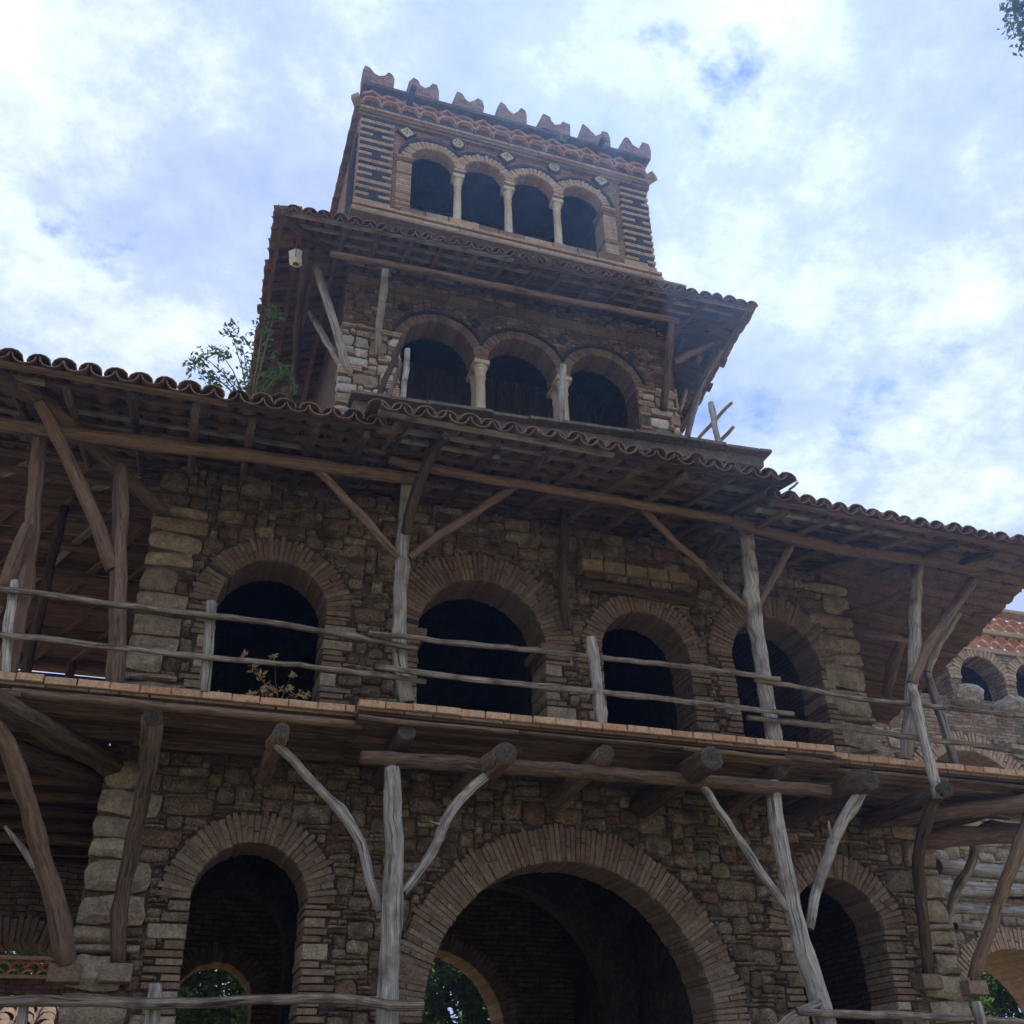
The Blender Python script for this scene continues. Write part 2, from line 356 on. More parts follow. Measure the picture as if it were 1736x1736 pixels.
def arch_wall(x0, x1, z0, z1, y0, y1, ops, n=22):
    """wall slab with arched openings (cx, r, zspring, zbottom[, rise]) as one mesh"""
    xs = {x0, x1}
    for o in ops:
        cx, r = o[0], o[1]
        for k in range(n + 1): xs.add(cx - r * math.cos(math.pi * k / n))
    xs = sorted(xs); xs = [x for i, x in enumerate(xs) if i == 0 or x - xs[i - 1] > 1e-6]
    mb = MB()
    def top(o, x):
        cx, r, zs = o[0], o[1], o[2]; rise = o[4] if len(o) > 4 else r
        return zs + rise * math.sqrt(max(0, 1 - ((x - cx) / r) ** 2))
    def quad(a, b, c, d): mb.add([a, b, c, d], [(0, 1, 2, 3)])
    for xa, xb in zip(xs[:-1], xs[1:]):
        xm = (xa + xb) / 2; o = next((q for q in ops if abs(xm - q[0]) < q[1]), None)
        segs = [(z0, z0, z1, z1)]
        if o:
            segs = [(top(o, xa), top(o, xb), z1, z1)]
            if o[3] > z0: segs.append((z0, z0, o[3], o[3]))
            quad((xa, y0, top(o, xa)), (xb, y0, top(o, xb)), (xb, y1, top(o, xb)), (xa, y1, top(o, xa)))
            if o[3] > z0: quad((xa, y0, o[3]), (xa, y1, o[3]), (xb, y1, o[3]), (xb, y0, o[3]))
        for (a, b, c, d) in segs:
            quad((xa, y0, a), (xb, y0, b), (xb, y0, d), (xa, y0, c))
            quad((xa, y1, a), (xa, y1, c), (xb, y1, d), (xb, y1, b))
    for o in ops:
        cx, r, zs, zb = o[:4]; fl = o[5] if len(o) > 5 else (1, 1)
        for x, s, ok in ((cx - r, 1, fl[0]), (cx + r, -1, fl[1])):
            if not ok: continue
            q = [(x, y0, zb), (x, y1, zb), (x, y1, zs), (x, y0, zs)]; quad(*(q if s > 0 else q[::-1]))
    for x in (x0, x1): quad((x, y0, z0), (x, y0, z1), (x, y1, z1), (x, y1, z0))
    quad((x0, y0, z1), (x1, y0, z1), (x1, y1, z1), (x0, y1, z1)); quad((x0, y0, z0), (x0, y1, z0), (x1, y1, z0), (x1, y0, z0))
    return mb
def voussoirs(part, cx, zs, r, L, y0, depth, mat, tw=.062, lava=0, rise=1.0, a0=0, a1=math.pi, name='voussoir'):
    n = max(8, int((a1 - a0) * (r + L * .3) / tw))
    for k in range(n):
        a = a0 + (k + .5) / n * (a1 - a0); Lk = L * rng.uniform(.88, 1.1)
        rc = r + Lk / 2 + rng.uniform(-.006, .012)
        c = (cx + math.cos(a) * rc, y0 + depth / 2 + rng.uniform(-.012, .012), zs + math.sin(a) * rc * rise)
        tk = (a1 - a0) * (r + L * .5) / n - .006
        if L > .25 and rng.random() < .42:   # two shorter bricks instead of a long one
            f_ = rng.uniform(.38, .62)
            for (q0, q1) in ((0, f_), (f_, 1)):
                rc = r + Lk * (q0 + q1) / 2
                brick(name, mat, part, (cx + math.cos(a) * rc, c[1] + rng.uniform(-.008, .008), zs + math.sin(a) * rc * rise), (Lk * (q1 - q0) - .01, depth, tk * rng.uniform(.85, 1.03)), (0, -a + rng.uniform(-.02, .02), 0))
            continue
        mt = M_lava if lava and rng.random() < lava else mat
        # local x along the radius, local z across
        brick(name, mt, part, c, (Lk, depth, tk * rng.uniform(.82, 1.05)), (0, -a + rng.uniform(-.03, .03), 0))
def jamb(part, x, side, z0, z1, y0, depth, mat, wr=(.2, .42), hr=(.07, .2), name='brick'):
    """stacked jamb pieces; side=-1: solid lies left of x"""
    z = z0; k = 0; used = []
    while z < z1 - .03:
        h = min(rng.uniform(*hr), z1 - z)
        if rng.random() < .55: h = min(.075, z1 - z)
        wd = rng.uniform(*wr) if k % 2 else rng.uniform(wr[0], (wr[0] + wr[1]) / 2)
        mt = mat if h < .1 else M_quoin if rng.random() < .6 else M_stone
        cx = x + side * (wd / 2 - .01) + rng.uniform(-.01, .01)
        brick(name, mt, part, (cx, y0 + depth / 2 + rng.uniform(-.012, .012), z + h / 2), (wd - .01, depth, h - .012), (0, rng.uniform(-.01, .01), 0))
        used.append((x, side, z, h, wd)); z += h; k += 1
    return used

# timber ------------------------------------------------------------------------------
def catmull(pts, step):
    P_ = [np.asarray(p, float) for p in pts]
    if len(P_) == 2:
        n = max(2, int(np.linalg.norm(P_[1] - P_[0]) / step)); return [P_[0] + (P_[1] - P_[0]) * i / n for i in range(n + 1)], [i / n for i in range(n + 1)]
    out = []; tt = []
    Q = [2 * P_[0] - P_[1]] + P_ + [2 * P_[-1] - P_[-2]]
    for s in range(len(P_) - 1):
        n = max(2, int(np.linalg.norm(P_[s + 1] - P_[s]) / step))
        for i in range(n):
            t = i / n; a, b, c, d = Q[s:s + 4]
            out.append(.5 * ((2 * b) + (-a + c) * t + (2 * a - 5 * b + 4 * c - d) * t * t + (-a + 3 * b - 3 * c + d) * t ** 3)); tt.append((s + t) / (len(P_) - 1))
    out.append(P_[-1]); tt.append(1); return out, tt
def log(name, pts, r, parent, mat, r1=None, sides=9, step=.16, rough=.095, wob=.009, knots=4, knob=0, squash=1.0, flat=False):
    """a round timber along a line, with bumps, knots and cut ends"""
    r1 = r if r1 is None else r1; r *= .86; r1 *= .86
    C_, T_ = catmull(pts, step)
    C_ = [c + (np.array([rng.uniform(-wob, wob) for _ in range(3)]) if 0 < i < len(C_) - 1 else 0) for i, c in enumerate(C_)]
    n = len(C_); p0 = C_[0]; ph = rng.random() * 6
    kn = [(rng.uniform(.1, .9), rng.uniform(0, 6.28), rng.uniform(.12, .3)) for _ in range(knots)]
    prof = [1 + rng.uniform(-rough, rough) for _ in range(sides)]
    V = []; UV = []; Fc = []; mi = []; d = 0; up = None
    tot = sum(np.linalg.norm(C_[i + 1] - C_[i]) for i in range(n - 1))
    for i in range(n):
        t = C_[min(i + 1, n - 1)] - C_[max(i - 1, 0)]; t /= np.linalg.norm(t)
        if up is None: up = np.array([0, 0, 1.0]) if abs(t[2]) < .8 else np.array([0, 1.0, 0])
        e1 = np.cross(up, t); e1 /= np.linalg.norm(e1); e2 = np.cross(t, e1); up = e2
        rr = (r + (r1 - r) * T_[i]) * (1 + rng.uniform(-rough, rough) * .7)
        if i: d += np.linalg.norm(C_[i] - C_[i - 1])
        if i in (0, n - 1): rr *= .93
        for s in range(sides):
            a = 2 * math.pi * s / sides + ph; q = rr * prof[s] * (1 + rng.uniform(-rough, rough) * .35)
            for kt, ka, kr in kn:
                da = abs((a - ka + math.pi) % (2 * math.pi) - math.pi); q += rr * kr * 2 * math.exp(-((kt - d / max(tot, .01)) * tot / (.05 + rr * .5)) ** 2) * math.exp(-(da / .55) ** 2)
            V.append(C_[i] + (e1 * math.cos(a) + e2 * math.sin(a) * squash) * q); UV.append((s / sides * 6.28 * rr, d))
    for i in range(n - 1):
        for s in range(sides):
            a = i * sides + s; b = i * sides + (s + 1) % sides; Fc.append((a, b, b + sides, a + sides)); mi.append(0)
    for i, sg in ((0, 1), (n - 1, -1)):
        t = C_[1] - C_[0] if i == 0 else C_[-1] - C_[-2]; t /= np.linalg.norm(t)
        ring0 = i * sides; k = len(V)
        off = -t * r * .12 * (1 if i == 0 else -1)
        for s in range(sides):
            V.append(C_[i] + (V[ring0 + s] - C_[i]) * rng.uniform(.5, .85) + off * rng.uniform(.2, 1.6)); UV.append((0, d * i))
        V.append(C_[i] - off * rng.uniform(.5, 3.5)); UV.append((0, d * i)); cc = len(V) - 1
        for s in range(sides):
            a, b = ring0 + s, ring0 + (s + 1) % sides; a2, b2 = k + s, k + (s + 1) % sides
            f1 = (a, a2, b2, b); f2 = (a2, cc, b2)
            if sg < 0: f1 = f1[::-1]; f2 = f2[::-1]
            Fc += [f1, f2]; mi += [1, 1]
    V = np.array(V) - p0
    me = mesh(name, V, Fc, [mat, M_end], smooth=not flat, uv=UV, mi=mi)
    return obj(name, me, parent, p0)
def bar(name, p0, p1, w_, h_, parent, mat, jit=.006, roll=0, up=(0, 0, 1)):
    """a sawn piece between two points"""
    p0 = np.asarray(p0, float); p1 = np.asarray(p1, float); t = p1 - p0; ln = np.linalg.norm(t); t /= ln
    up = np.array(up, float)
    if abs(t.dot(up)) > .95: up = np.array([0, 1.0, 0])
    e1 = np.cross(up, t); e1 /= np.linalg.norm(e1); e2 = np.cross(t, e1)
    if roll: e1, e2 = e1 * math.cos(roll) + e2 * math.sin(roll), -e1 * math.sin(roll) + e2 * math.cos(roll)
    n = max(1, min(8, int(ln / .6))); V = []; UV = []; Fc = []
    for i in range(n + 1):
        c = t * ln * i / n + (np.array([rng.uniform(-jit, jit) for _ in range(3)]) if 0 < i < n else 0)
        for q, (a, b) in enumerate(((-1, -1), (1, -1), (1, 1), (-1, 1))):
            V.append(c + e1 * (a * w_ / 2 + rng.uniform(-jit, jit)) + e2 * (b * h_ / 2 + rng.uniform(-jit, jit))); UV.append((q * .13, ln * i / n))
    for i in range(n):
        for s in range(4):
            a = i * 4 + s; b = i * 4 + (s + 1) % 4; Fc.append((a, b, b + 4, a + 4))
    Fc += [(3, 2, 1, 0), (n * 4, n * 4 + 1, n * 4 + 2, n * 4 + 3)]
    return obj(name, mesh(name, V, Fc, mat, uv=UV), parent, p0)

# roof tiles ---------------------------------------------------------------------------
def tile_unit(seed, up=1, seg=6, ra=.125, rb=.10, ln=.46, th=.014):
    r = random.Random(seed); V = []; Fc = []
    for rad, y in ((ra, 0), (rb, ln)):
        for t in (0, th):
            for k in range(seg + 1):
                a = math.pi * k / seg; q = (rad - t) * (1 + r.uniform(-.02, .02))
                V.append((math.cos(a) * q, y, up * math.sin(a) * q * .80))
    s = seg + 1
    for k in range(seg):
        Fc += [(k, k + 1, 2 * s + k + 1, 2 * s + k), (s + k, 3 * s + k, 3 * s + k + 1, s + k + 1), (k, s + k, s + k + 1, k + 1), (2 * s + k, 2 * s + k + 1, 3 * s + k + 1, 3 * s + k)]
    for k in (0, seg): Fc.append((k, 2 * s + k, 3 * s + k, s + k))
    return V, Fc
CAPS = [mesh('cap_tile', *tile_unit(s, 1), M_tile) for s in range(6)]
PANS = [mesh('pan_tile', *tile_unit(50 + s, -1), M_tile) for s in range(6)]
def tile_field(part, e0, e1, back, rows=None, pitch=.25, row=.38, clip=None):
    """tiles over a slope: e0->e1 the eave line, back = vector up the slope (full depth)"""
    e0 = np.asarray(e0, float); e1 = np.asarray(e1, float); back = np.asarray(back, float)
    ln = np.linalg.norm(e1 - e0); ux = (e1 - e0) / ln; D = np.linalg.norm(back); ub = back / D
    nz = np.cross(ux, ub); nz /= np.linalg.norm(nz); ux2 = np.cross(ub, nz)
    rot = Matrix([[ux2[i], ub[i], nz[i]] for i in range(3)]).to_euler()
    nc = int(ln / pitch); rows = rows or int(D / row) + 1; cnt = [0, 0]
    for c in range(nc + 1):
        x = c * ln / nc
        for r_ in range(rows):
            for kind in (0, 1):
                xx = x + (.5 * ln / nc if kind == 0 else 0)
                if kind == 0 and c == nc: continue
                jit = rng.uniform(-.025, .025) - (rng.uniform(.03, .07) if rng.random() < .10 and r_ == 0 else 0)
                p = e0 + ux * (xx + rng.uniform(-.012, .012)) + ub * (r_ * row + jit - (.0 if kind == 1 else .035)) + nz * ((.035 if kind else .08) + rng.uniform(-.012, .012))
                if clip and not clip(p): continue
                ang = Matrix.Rotation(rng.gauss(0, .05), 3, Vector(nz)) @ rot.to_matrix()
                ang = Matrix.Rotation(rng.uniform(-.03, .03) - .02, 3, Vector(ux2)) @ ang
                obj('cap_tile' if kind else 'pan_tile', (CAPS if kind else PANS)[rng.randrange(6)], part, p, ang.to_euler(), [rng.uniform(.95, 1.06)] * 3)
def leaves(clumps, per, size, name, mat, parent, narrow=.42, spread=1.0, droop=0):
    """leaf-sized faces gathered in clumps"""
    V = []; Fc = []; rn = []
    for (c, rad) in clumps:
        for _ in range(per):
            d = np.array([rng.gauss(0, 1) for _ in range(3)]); d /= np.linalg.norm(d) + 1e-6
            p = np.asarray(c) + d * rad * rng.random() ** .5 * spread
            a = np.array([rng.gauss(0, 1), rng.gauss(0, 1), rng.gauss(0, .7) - droop]); a /= np.linalg.norm(a)
            b = np.cross(a, [rng.gauss(0, 1) for _ in range(3)]); b /= np.linalg.norm(b) + 1e-6
            s = size * rng.uniform(.6, 1.3); k = len(V); n_ = np.cross(a, b) * s * .12
            V += [p, p + a * s * .45 + b * s * narrow * .5 + n_, p + a * s, p + a * s * .45 - b * s * narrow * .5 + n_]; Fc += [(k, k + 1, k + 2), (k, k + 2, k + 3)]
            v = min(1, max(0, .5 + .35 * rng.gauss(0, 1))); rn += [v] * 4
    V = np.array(V); p0 = V.mean(axis=0)
    return obj(name, mesh(name, V - p0, Fc, mat, rnd=rn), parent, p0)

exec_parts = []

# ================================================================== SETTING
g = MB(); g.add([(-400, -400, 0), (400, -400, 0), (400, 400, 0), (-400, 400, 0)], [(0, 1, 2, 3)])
tag(obj('ground', g.mesh('ground', M_ground)), kind='structure')
boxobj('terrace', (-14, -2.4, .004), (30, 16, 1.65), M_ground, None, kind='structure')

# ================================================================== HOUSE
XL, XR0, XR1 = -.65, 10.12, 9.58
FZ = 5.55           # upper floor level
LOW = [(1.03, .60, 3.86, 1.65), (4.72, 1.75, 2.70, 1.65), (8.38, .66, 3.78, 1.65)]
LOWL = [.34, .44, .36]
UP = [(.93, .66, 7.32, FZ), (3.66, .87, 7.22, FZ), (6.03, .66, 7.28, FZ), (8.12, .72, 7.42, FZ)]
UPL = [.34, .44, .30, .40]
house = thing('stone_house', (4.5, 2.5, 1.65), 'large rough stone house with brick arches on two floors under the tower', 'house')

def storey(name, x0, x1, z0, z1, ops, Ls, label):
    wall = obj(name, arch_wall(x0, x1, z0, z1, .035, .55, [(o[0], o[1] + .03, o[2], o[3]) for o in ops]).mesh(name, M_mortar), house)
    wall['label'] = label
    jams = []
    for o, L_ in zip(ops, Ls):
        arch = obj('arch', arch_core(o, L_), house)
        voussoirs(arch, o[0], o[2], o[1], L_, -.03, .58, M_brick, lava=.015)
        if o[1] > 1:
            for k in range(11):
                a = .15 + k * .125 + rng.uniform(-.03, .03); q = o[1] + L_ + rng.uniform(.0, .04); brick('lava_block', M_lava, arch, (o[0] + math.cos(a) * q, .025, o[2] + math.sin(a) * q), (.07, .09, .075), (0, -a + rng.uniform(-.2, .2), 0))
        for s in (-1, 1): jams += jamb(arch, o[0] + s * o[1], s, o[3], o[2] - .01, -.02, .55, M_brick)
    return wall, jams
def arch_core(o, L_):
    """thin mortar bed that the brick ring is set in"""
    mb = MB(); n = 24; cx, r, zs = o[:3]
    for k in range(n):
        a, b = math.pi * k / n, math.pi * (k + 1) / n
        q = [(cx + math.cos(t) * rr, -.012, zs + math.sin(t) * rr) for t, rr in ((a, r + .02), (b, r + .02), (b, r + L_ * .93), (a, r + L_ * .93))]
        mb.add(q, [(3, 2, 1, 0)])
    return mb.mesh('arch_mortar', M_joint)
def blocked_fn(ops, Ls, jams, holes, rects):
    def f(x, z):
        for o, L_ in zip(ops, Ls):
            cx, r, zs = o[:3]
            if z >= zs:
                if (x - cx) ** 2 + (z - zs) ** 2 < (r + L_ + .01) ** 2: return True
            elif abs(x - cx) < r + .02: return True
        for (jx, s, jz, jh, jw) in jams:
            if jz - .01 <= z <= jz + jh + .01 and (0 <= (x - jx) * s <= jw + .01): return True
        for (hx, hz, hw, hh) in holes:
            if abs(x - hx) < hw / 2 and abs(z - hz) < hh / 2: return True
        for (rx, rz, rw, rh) in rects:
            if rx <= x <= rx + rw and rz <= z <= rz + rh: return True
        return False
    return f
def quoins(x, side, z0, z1, hr=(.16, .36), wr=(.38, .72)):
    out = []; z = z0
    while z < z1 - .05:
        h = min(rng.choice([rng.uniform(*hr), rng.uniform(*hr), rng.uniform(.06, .1)]), z1 - z); wd = rng.uniform(*wr)
        out.append((x if side > 0 else x - wd, z, wd, h)); z += h
    return out
M_joint = material('brick_mortar', [(.20, .15, .11)], (8, 8, 8), .4, .8, 50, .98)
# ground floor
gw, gj = storey('ground_floor_wall', XL, XR0, 1.65, 5.42, LOW, LOWL, 'rubble wall with three brick arches')
qg = quoins(XL - .02, 1, 1.66, 5.3) + quoins(XR0 + .02, -1, 1.66, 5.3)
HOLES_G = [(P(243, 1497, 0)[0], P(243, 1497, 0)[2], .11, .16), (P(1217, 1545, 0)[0], P(1217, 1545, 0)[2], .1, .14), (P(1270, 1680, 0)[0], P(1270, 1680, 0)[2], .1, .2), (P(634, 1668, 0)[0], P(634, 1668, 0)[2], .1, .22)]
rg = rubble(XL, XR0, 1.66, 5.41, blocked_fn(LOW, LOWL, gj, HOLES_G, qg))
lay(rg, gw, .0, M_stone, limit=300)
lay(qg, gw, -.015, M_quoin, depth=.16, name='quoin')
# upper floor
uw, uj = storey('upper_floor_wall', XL, XR1, 5.421, 9.25, UP, UPL, 'shaded rubble wall with four arched openings')
qu = quoins(XL - .02, 1, 5.55, 8.6, hr=(.2, .36), wr=(.42, .75)) + quoins(XR1 + .02, -1, 5.55, 8.9, hr=(.2, .4), wr=(.4, .8))
HOLES_U = [(P(466, 855, 0)[0], P(466, 855, 0)[2], .22, .12), (P(622, 998, 0)[0], P(622, 998, 0)[2], .12, .15), (P(615, 1118, 0)[0], P(615, 1118, 0)[2], .12, .15), (P(1195, 1170, 0)[0], P(1195, 1170, 0)[2], .14, .12), (6.0, 8.24, 1.55, .16)]
band = [(5.08 + i * .34, 8.33, .33, .30) for i in range(5)]
ru = rubble(XL, XR1, 5.6, 9.24, blocked_fn(UP, UPL, uj, HOLES_U, qu + band))
lay(ru, uw, .0, M_stone, limit=300)
lay(qu, uw, -.015, M_quoin, depth=.16, name='quoin')
# stone band over the third opening, and its dark wooden lintel
for (x, z, w_, h_) in band:
    brick('band_stone', M_quoin, uw, (x + w_ / 2, -.07, z + .20), (w_ - .012, .2, .17))
    brick('band_stone', M_stone, uw, (x + w_ / 2 + .05, -.04, z + .05), (w_ - .012, .18, .09))
log('lintel', [(5.1, -.06, 8.24), (6.85, -.06, 8.22)], .085, house, M_dwood)
# imposts beside the middle opening
for s in (-1, 1):
    x = UP[1][0] + s * (UP[1][1] + .16)
    brick('impost', M_brick, uw, (x - s * .05, .2, UP[1][2] - .02), (.42, .62, .12)); brick('impost', M_brick, uw, (x, .22, UP[1][2] - .13), (.36, .6, .09))
# carved cresting low in the middle opening
CRV = [(0, 0), (.9, 0), (.84, .13), (.66, .10), (.45, .2), (.24, .10), (.06, .13)]
obj('cresting', mesh('cresting', [(x, 0, z) for x, z in CRV] + [(x, .06, z) for x, z in CRV], [tuple(range(7)), tuple(range(13, 6, -1))] + [((k + 1) % 7, k, 7 + k, 7 + (k + 1) % 7) for k in range(7)], M_marble), house, (3.75, .35, 5.62))
# rooms: floors, ceilings, side and back walls
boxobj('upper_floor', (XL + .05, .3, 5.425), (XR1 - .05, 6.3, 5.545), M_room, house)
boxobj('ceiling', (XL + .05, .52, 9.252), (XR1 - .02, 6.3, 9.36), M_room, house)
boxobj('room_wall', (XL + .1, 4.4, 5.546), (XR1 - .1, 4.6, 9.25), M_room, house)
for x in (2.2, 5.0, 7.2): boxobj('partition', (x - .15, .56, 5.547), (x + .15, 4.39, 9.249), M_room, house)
# ground floor hall: back wall with arches open to the garden, cross arch ribs between
BACK = [(1.10, .55, 3.38, 1.65), (4.30, 1.22, 2.98, 1.65), (8.2, .9, 2.6, 1.65), (10.6, .9, 2.9, 1.65)]
bw = obj('back_wall', arch_wall(XL, 12.2, 1.66, 5.424, 5.0, 5.5, [(o[0], o[1] + .02, o[2], o[3]) for o in BACK]).mesh('back_wall', M_sidebrick), house)
for o in BACK[:3]:
    a_ = obj('arch', arch_core((o[0], o[1], o[2]), .2), house, (0, 4.99, 0)); voussoirs(a_, o[0], o[2], o[1], .26, 4.95, .6, M_brick, tw=.075)
RIB = [(1.05, .75, 3.75, 1.65), (4.6, 1.75, 3.0, 1.65), (8.4, .9, 3.4, 1.65)]
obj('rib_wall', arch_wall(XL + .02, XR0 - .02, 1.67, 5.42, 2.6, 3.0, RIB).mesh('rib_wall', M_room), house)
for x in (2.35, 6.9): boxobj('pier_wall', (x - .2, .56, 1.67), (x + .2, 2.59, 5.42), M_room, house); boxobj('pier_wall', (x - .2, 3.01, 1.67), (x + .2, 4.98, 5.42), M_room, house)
# side walls
boxobj('side_wall', (XL + .02, .551, 1.66), (XL + .5, 2.2, 5.41), M_sidebrick, house)
boxobj('side_wall', (XL + .02, .551, 5.43), (XL + .5, 6.3, 9.24), M_sidebrick, house)
boxobj('side_wall', (XR0 - .5, .551, 1.66), (XR0 - .02, 4.99, 5.41), M_sidebrick, house)
boxobj('side_wall', (XR1 - .5, .551, 5.43), (XR1 - .02, 6.3, 9.24), M_sidebrick, house)
# attic storey behind the veranda roof, carrying the terrace under the tower
boxobj('attic_wall', (1.75, .0, 9.26), (8.15, 6.3, 10.40), M_sidebrick, house)
boxobj('attic_wall', (XL + .02, 1.2, 9.37), (1.74, 6.3, 9.75), M_sidebrick, house)
boxobj('attic_wall', (8.16, 1.2, 9.37), (XR1, 6.3, 9.75), M_sidebrick, house)
sl = boxobj('terrace_slab', (1.68, -.32, 10.53), (8.28, 1.6, 10.69), M_slab, house, .015)
for v in sl.data.vertices: v.co.z += v.co.x * .054 + .0
x = 1.62
while x < 8.3:
    ln = rng.uniform(.45, 1.2); ln = min(ln, 8.38 - x)
    brick('coping', M_slab, sl, (x + ln / 2, -.30 + rng.uniform(-.03, .02), 10.45 + (x + ln / 2) * .054 + rng.uniform(0, .025)), (ln - .015, .36, .055), (0, -.054 + rng.uniform(-.012, .012), 0)); x += ln

# ------------------------------------------------------------------ balcony
DECKS = [(-3.2, 1.80, -1.40), (1.80, 7.66, -1.62), (7.66, 12.6, -1.40)]
for di, (x0, x1, ye) in enumerate(DECKS):
    dk = obj('balcony_deck', (lambda mb: (mb.box((x0 + .02, ye + .1, 5.50), (x1 - .02, -.06, 5.545)), mb)[1])(MB()).mesh('balcony_deck', M_bwood), house)
    x = x0
    while x < x1 - .05:
        l_ = min(rng.uniform(.25, .31), x1 - x); y = ye + rng.uniform(-.012, .012)
        brick('edge_brick', M_deckbrick, dk, (x + l_ / 2, y + .075, 5.585 + rng.uniform(-.004, .004)), (l_ - rng.uniform(.006, .016), .16, .08), (rng.uniform(-.02, .02), rng.uniform(-.012, .012), rng.uniform(-.02, .02)))
        x += l_
    for row in range(1, 5):
        x = x0 + rng.uniform(0, .2)
        while x < x1 - .1 and row < 3:
            brick('floor_brick', M_deckbrick, dk, (x + .14, ye + .075 + row * .165, 5.575), (.275, .155, .05)); x += .285
    x = x0
    while x < x1 - .1:      # flat tiles bedded under the edge bricks
        l_ = min(rng.uniform(.28, .5), x1 - x); brick('bed_tile', M_brick, dk, (x + l_ / 2, ye + .13, 5.525), (l_ - .012, .2, .03)); x += l_
    y = ye + .08; k = 0
    while y < -.1:          # split boards and poles carrying the floor, laid along the wall
        wd = rng.uniform(.09, .17); xa = x0 + .01
        while xa < x1 - .1:
            l_ = min(rng.uniform(1.3, 3.2), x1 - xa - .01)
            log('floor_pole', [(xa, y + rng.uniform(-.01, .01), 5.44 + rng.uniform(-.015, .015)), (xa + l_ / 2, y + rng.uniform(-.02, .02), 5.435), (xa + l_ + .1, y + rng.uniform(-.01, .01), 5.44)], wd / 2, dk, rng.choice([M_bwood, M_bwood, M_dwood]), sides=7, step=.4, rough=.12, knots=1, squash=.7)
            xa += l_ + .01
        y += wd * .92; k += 1
# joists: log ends seen below the floor (pixel of the end, radius, end depth)
for (px, py, r_, ye) in [(258, 1212, .115, -1.75), (478, 1238, .105, -1.72), (690, 1240, .12, -1.50), (858, 1277, .155, -1.95), (1028, 1277, .125, -1.62), (1207, 1285, .175, -1.95), (1330, 1296, .12, -1.45), (1475, 1322, .165, -1.85), (1605, 1337, .12, -1.7)]:
    e = P(px, py, ye); z1 = 5.20
    log('joist', [e, (e[0] + .01, -.7, (e[2] + z1) / 2 + .0), (e[0] + .02, .25, z1)], r_, house, rng.choice([M_dwood, M_bwood]), sides=12, rough=.06, knots=3, step=.2)
# corner logs running out diagonally
a = PZ(0, 1192, 5.22); b = np.array([-.52, .12, 5.2])
log('joist', [b, (b * .5 + a * .5), a + (a - b) * .25], .14, house, M_dwood, sides=11)
log('joist', [(-.6, .5, 5.15), (-1.35, -.35, 5.13), (-2.4, -1.5, 5.15)], .12, house, M_dwood, sides=11)
log('joist', [P(1560, 1402, -.05), P(1736, 1352, -1.0), P(1900, 1300, -1.7)], .15, house, M_dwood, sides=11)
log('joist', [(9.9, -.1, 5.0), (11.0, -.75, 5.0), (12.2, -1.4, 5.02)], .15, house, M_bwood, sides=11)
log('joist', [(9.2, -.05, 5.24), (10.2, -.9, 5.24), (11.3, -1.75, 5.24)], .13, house, M_bwood, sides=11)
# lower beam along the front
log('balcony_beam', [P(612, 1284, -1.40), P(860, 1300, -1.40), P(1120, 1318, -1.40), P(1405, 1342, -1.42)], .095, house, M_dwood, sides=11, knots=5)
# timber posts below the balcony, each with its braces
def T(pts): return [P(*p) for p in pts]
pc = log('timber_post', T([(664, 1290, -1.36), (668, 1420, -1.36), (664, 1530, -1.36), (660, 1640, -1.36)]) + [np.array([P(658, 1736, -1.36)[0], -1.36, 1.64])], .105, house, M_wood, r1=.118, sides=12, knots=9, rough=.06)
log('brace', T([(468, 1262, -1.50), (520, 1315, -1.45), (575, 1375, -1.42), (612, 1430, -1.38), (626, 1490, -1.36), (645, 1545, -1.34)]), .055, pc, M_wood, r1=.062, knots=4)
log('brace', T([(684, 1512, -1.34), (718, 1470, -1.36), (745, 1420, -1.38), (755, 1392, -1.38), (782, 1355, -1.40), (828, 1312, -1.42)]), .055, pc, M_wood, r1=.06, knots=5)
log('brace', T([(752, 1400, -1.38), (728, 1392, -1.40)]), .022, pc, M_wood, r1=.008, knots=0, step=.06)
pr = log('timber_post', T([(1308, 1325, -1.36), (1322, 1430, -1.36), (1345, 1540, -1.36), (1362, 1620, -1.37), (1392, 1705, -1.38)]) + [np.array([P(1400, 1736, -1.38)[0] + .1, -1.38, 1.64])], .10, house, M_wood, r1=.125, sides=12, knots=7)
log('brace', T([(1186, 1326, -1.40), (1245, 1410, -1.38), (1290, 1480, -1.36), (1345, 1552, -1.34)]), .055, pr, M_wood, r1=.062, knots=4)
log('brace', T([(1372, 1575, -1.34), (1388, 1500, -1.36), (1412, 1430, -1.42), (1430, 1390, -1.5), (1462, 1340, -1.62)]), .062, pr, M_wood, r1=.08, knots=5)
log('brace', T([(1412, 1432, -1.44), (1405, 1392, -1.46)]), .04, pr, M_wood, r1=.012, knots=0, step=.06)
log('brace', T([(1395, 1697, -1.42), (1360, 1712, -1.5), (1325, 1736, -1.6), (1300, 1770, -1.65)]), .05, pr, M_wood, r1=.035, knots=3)
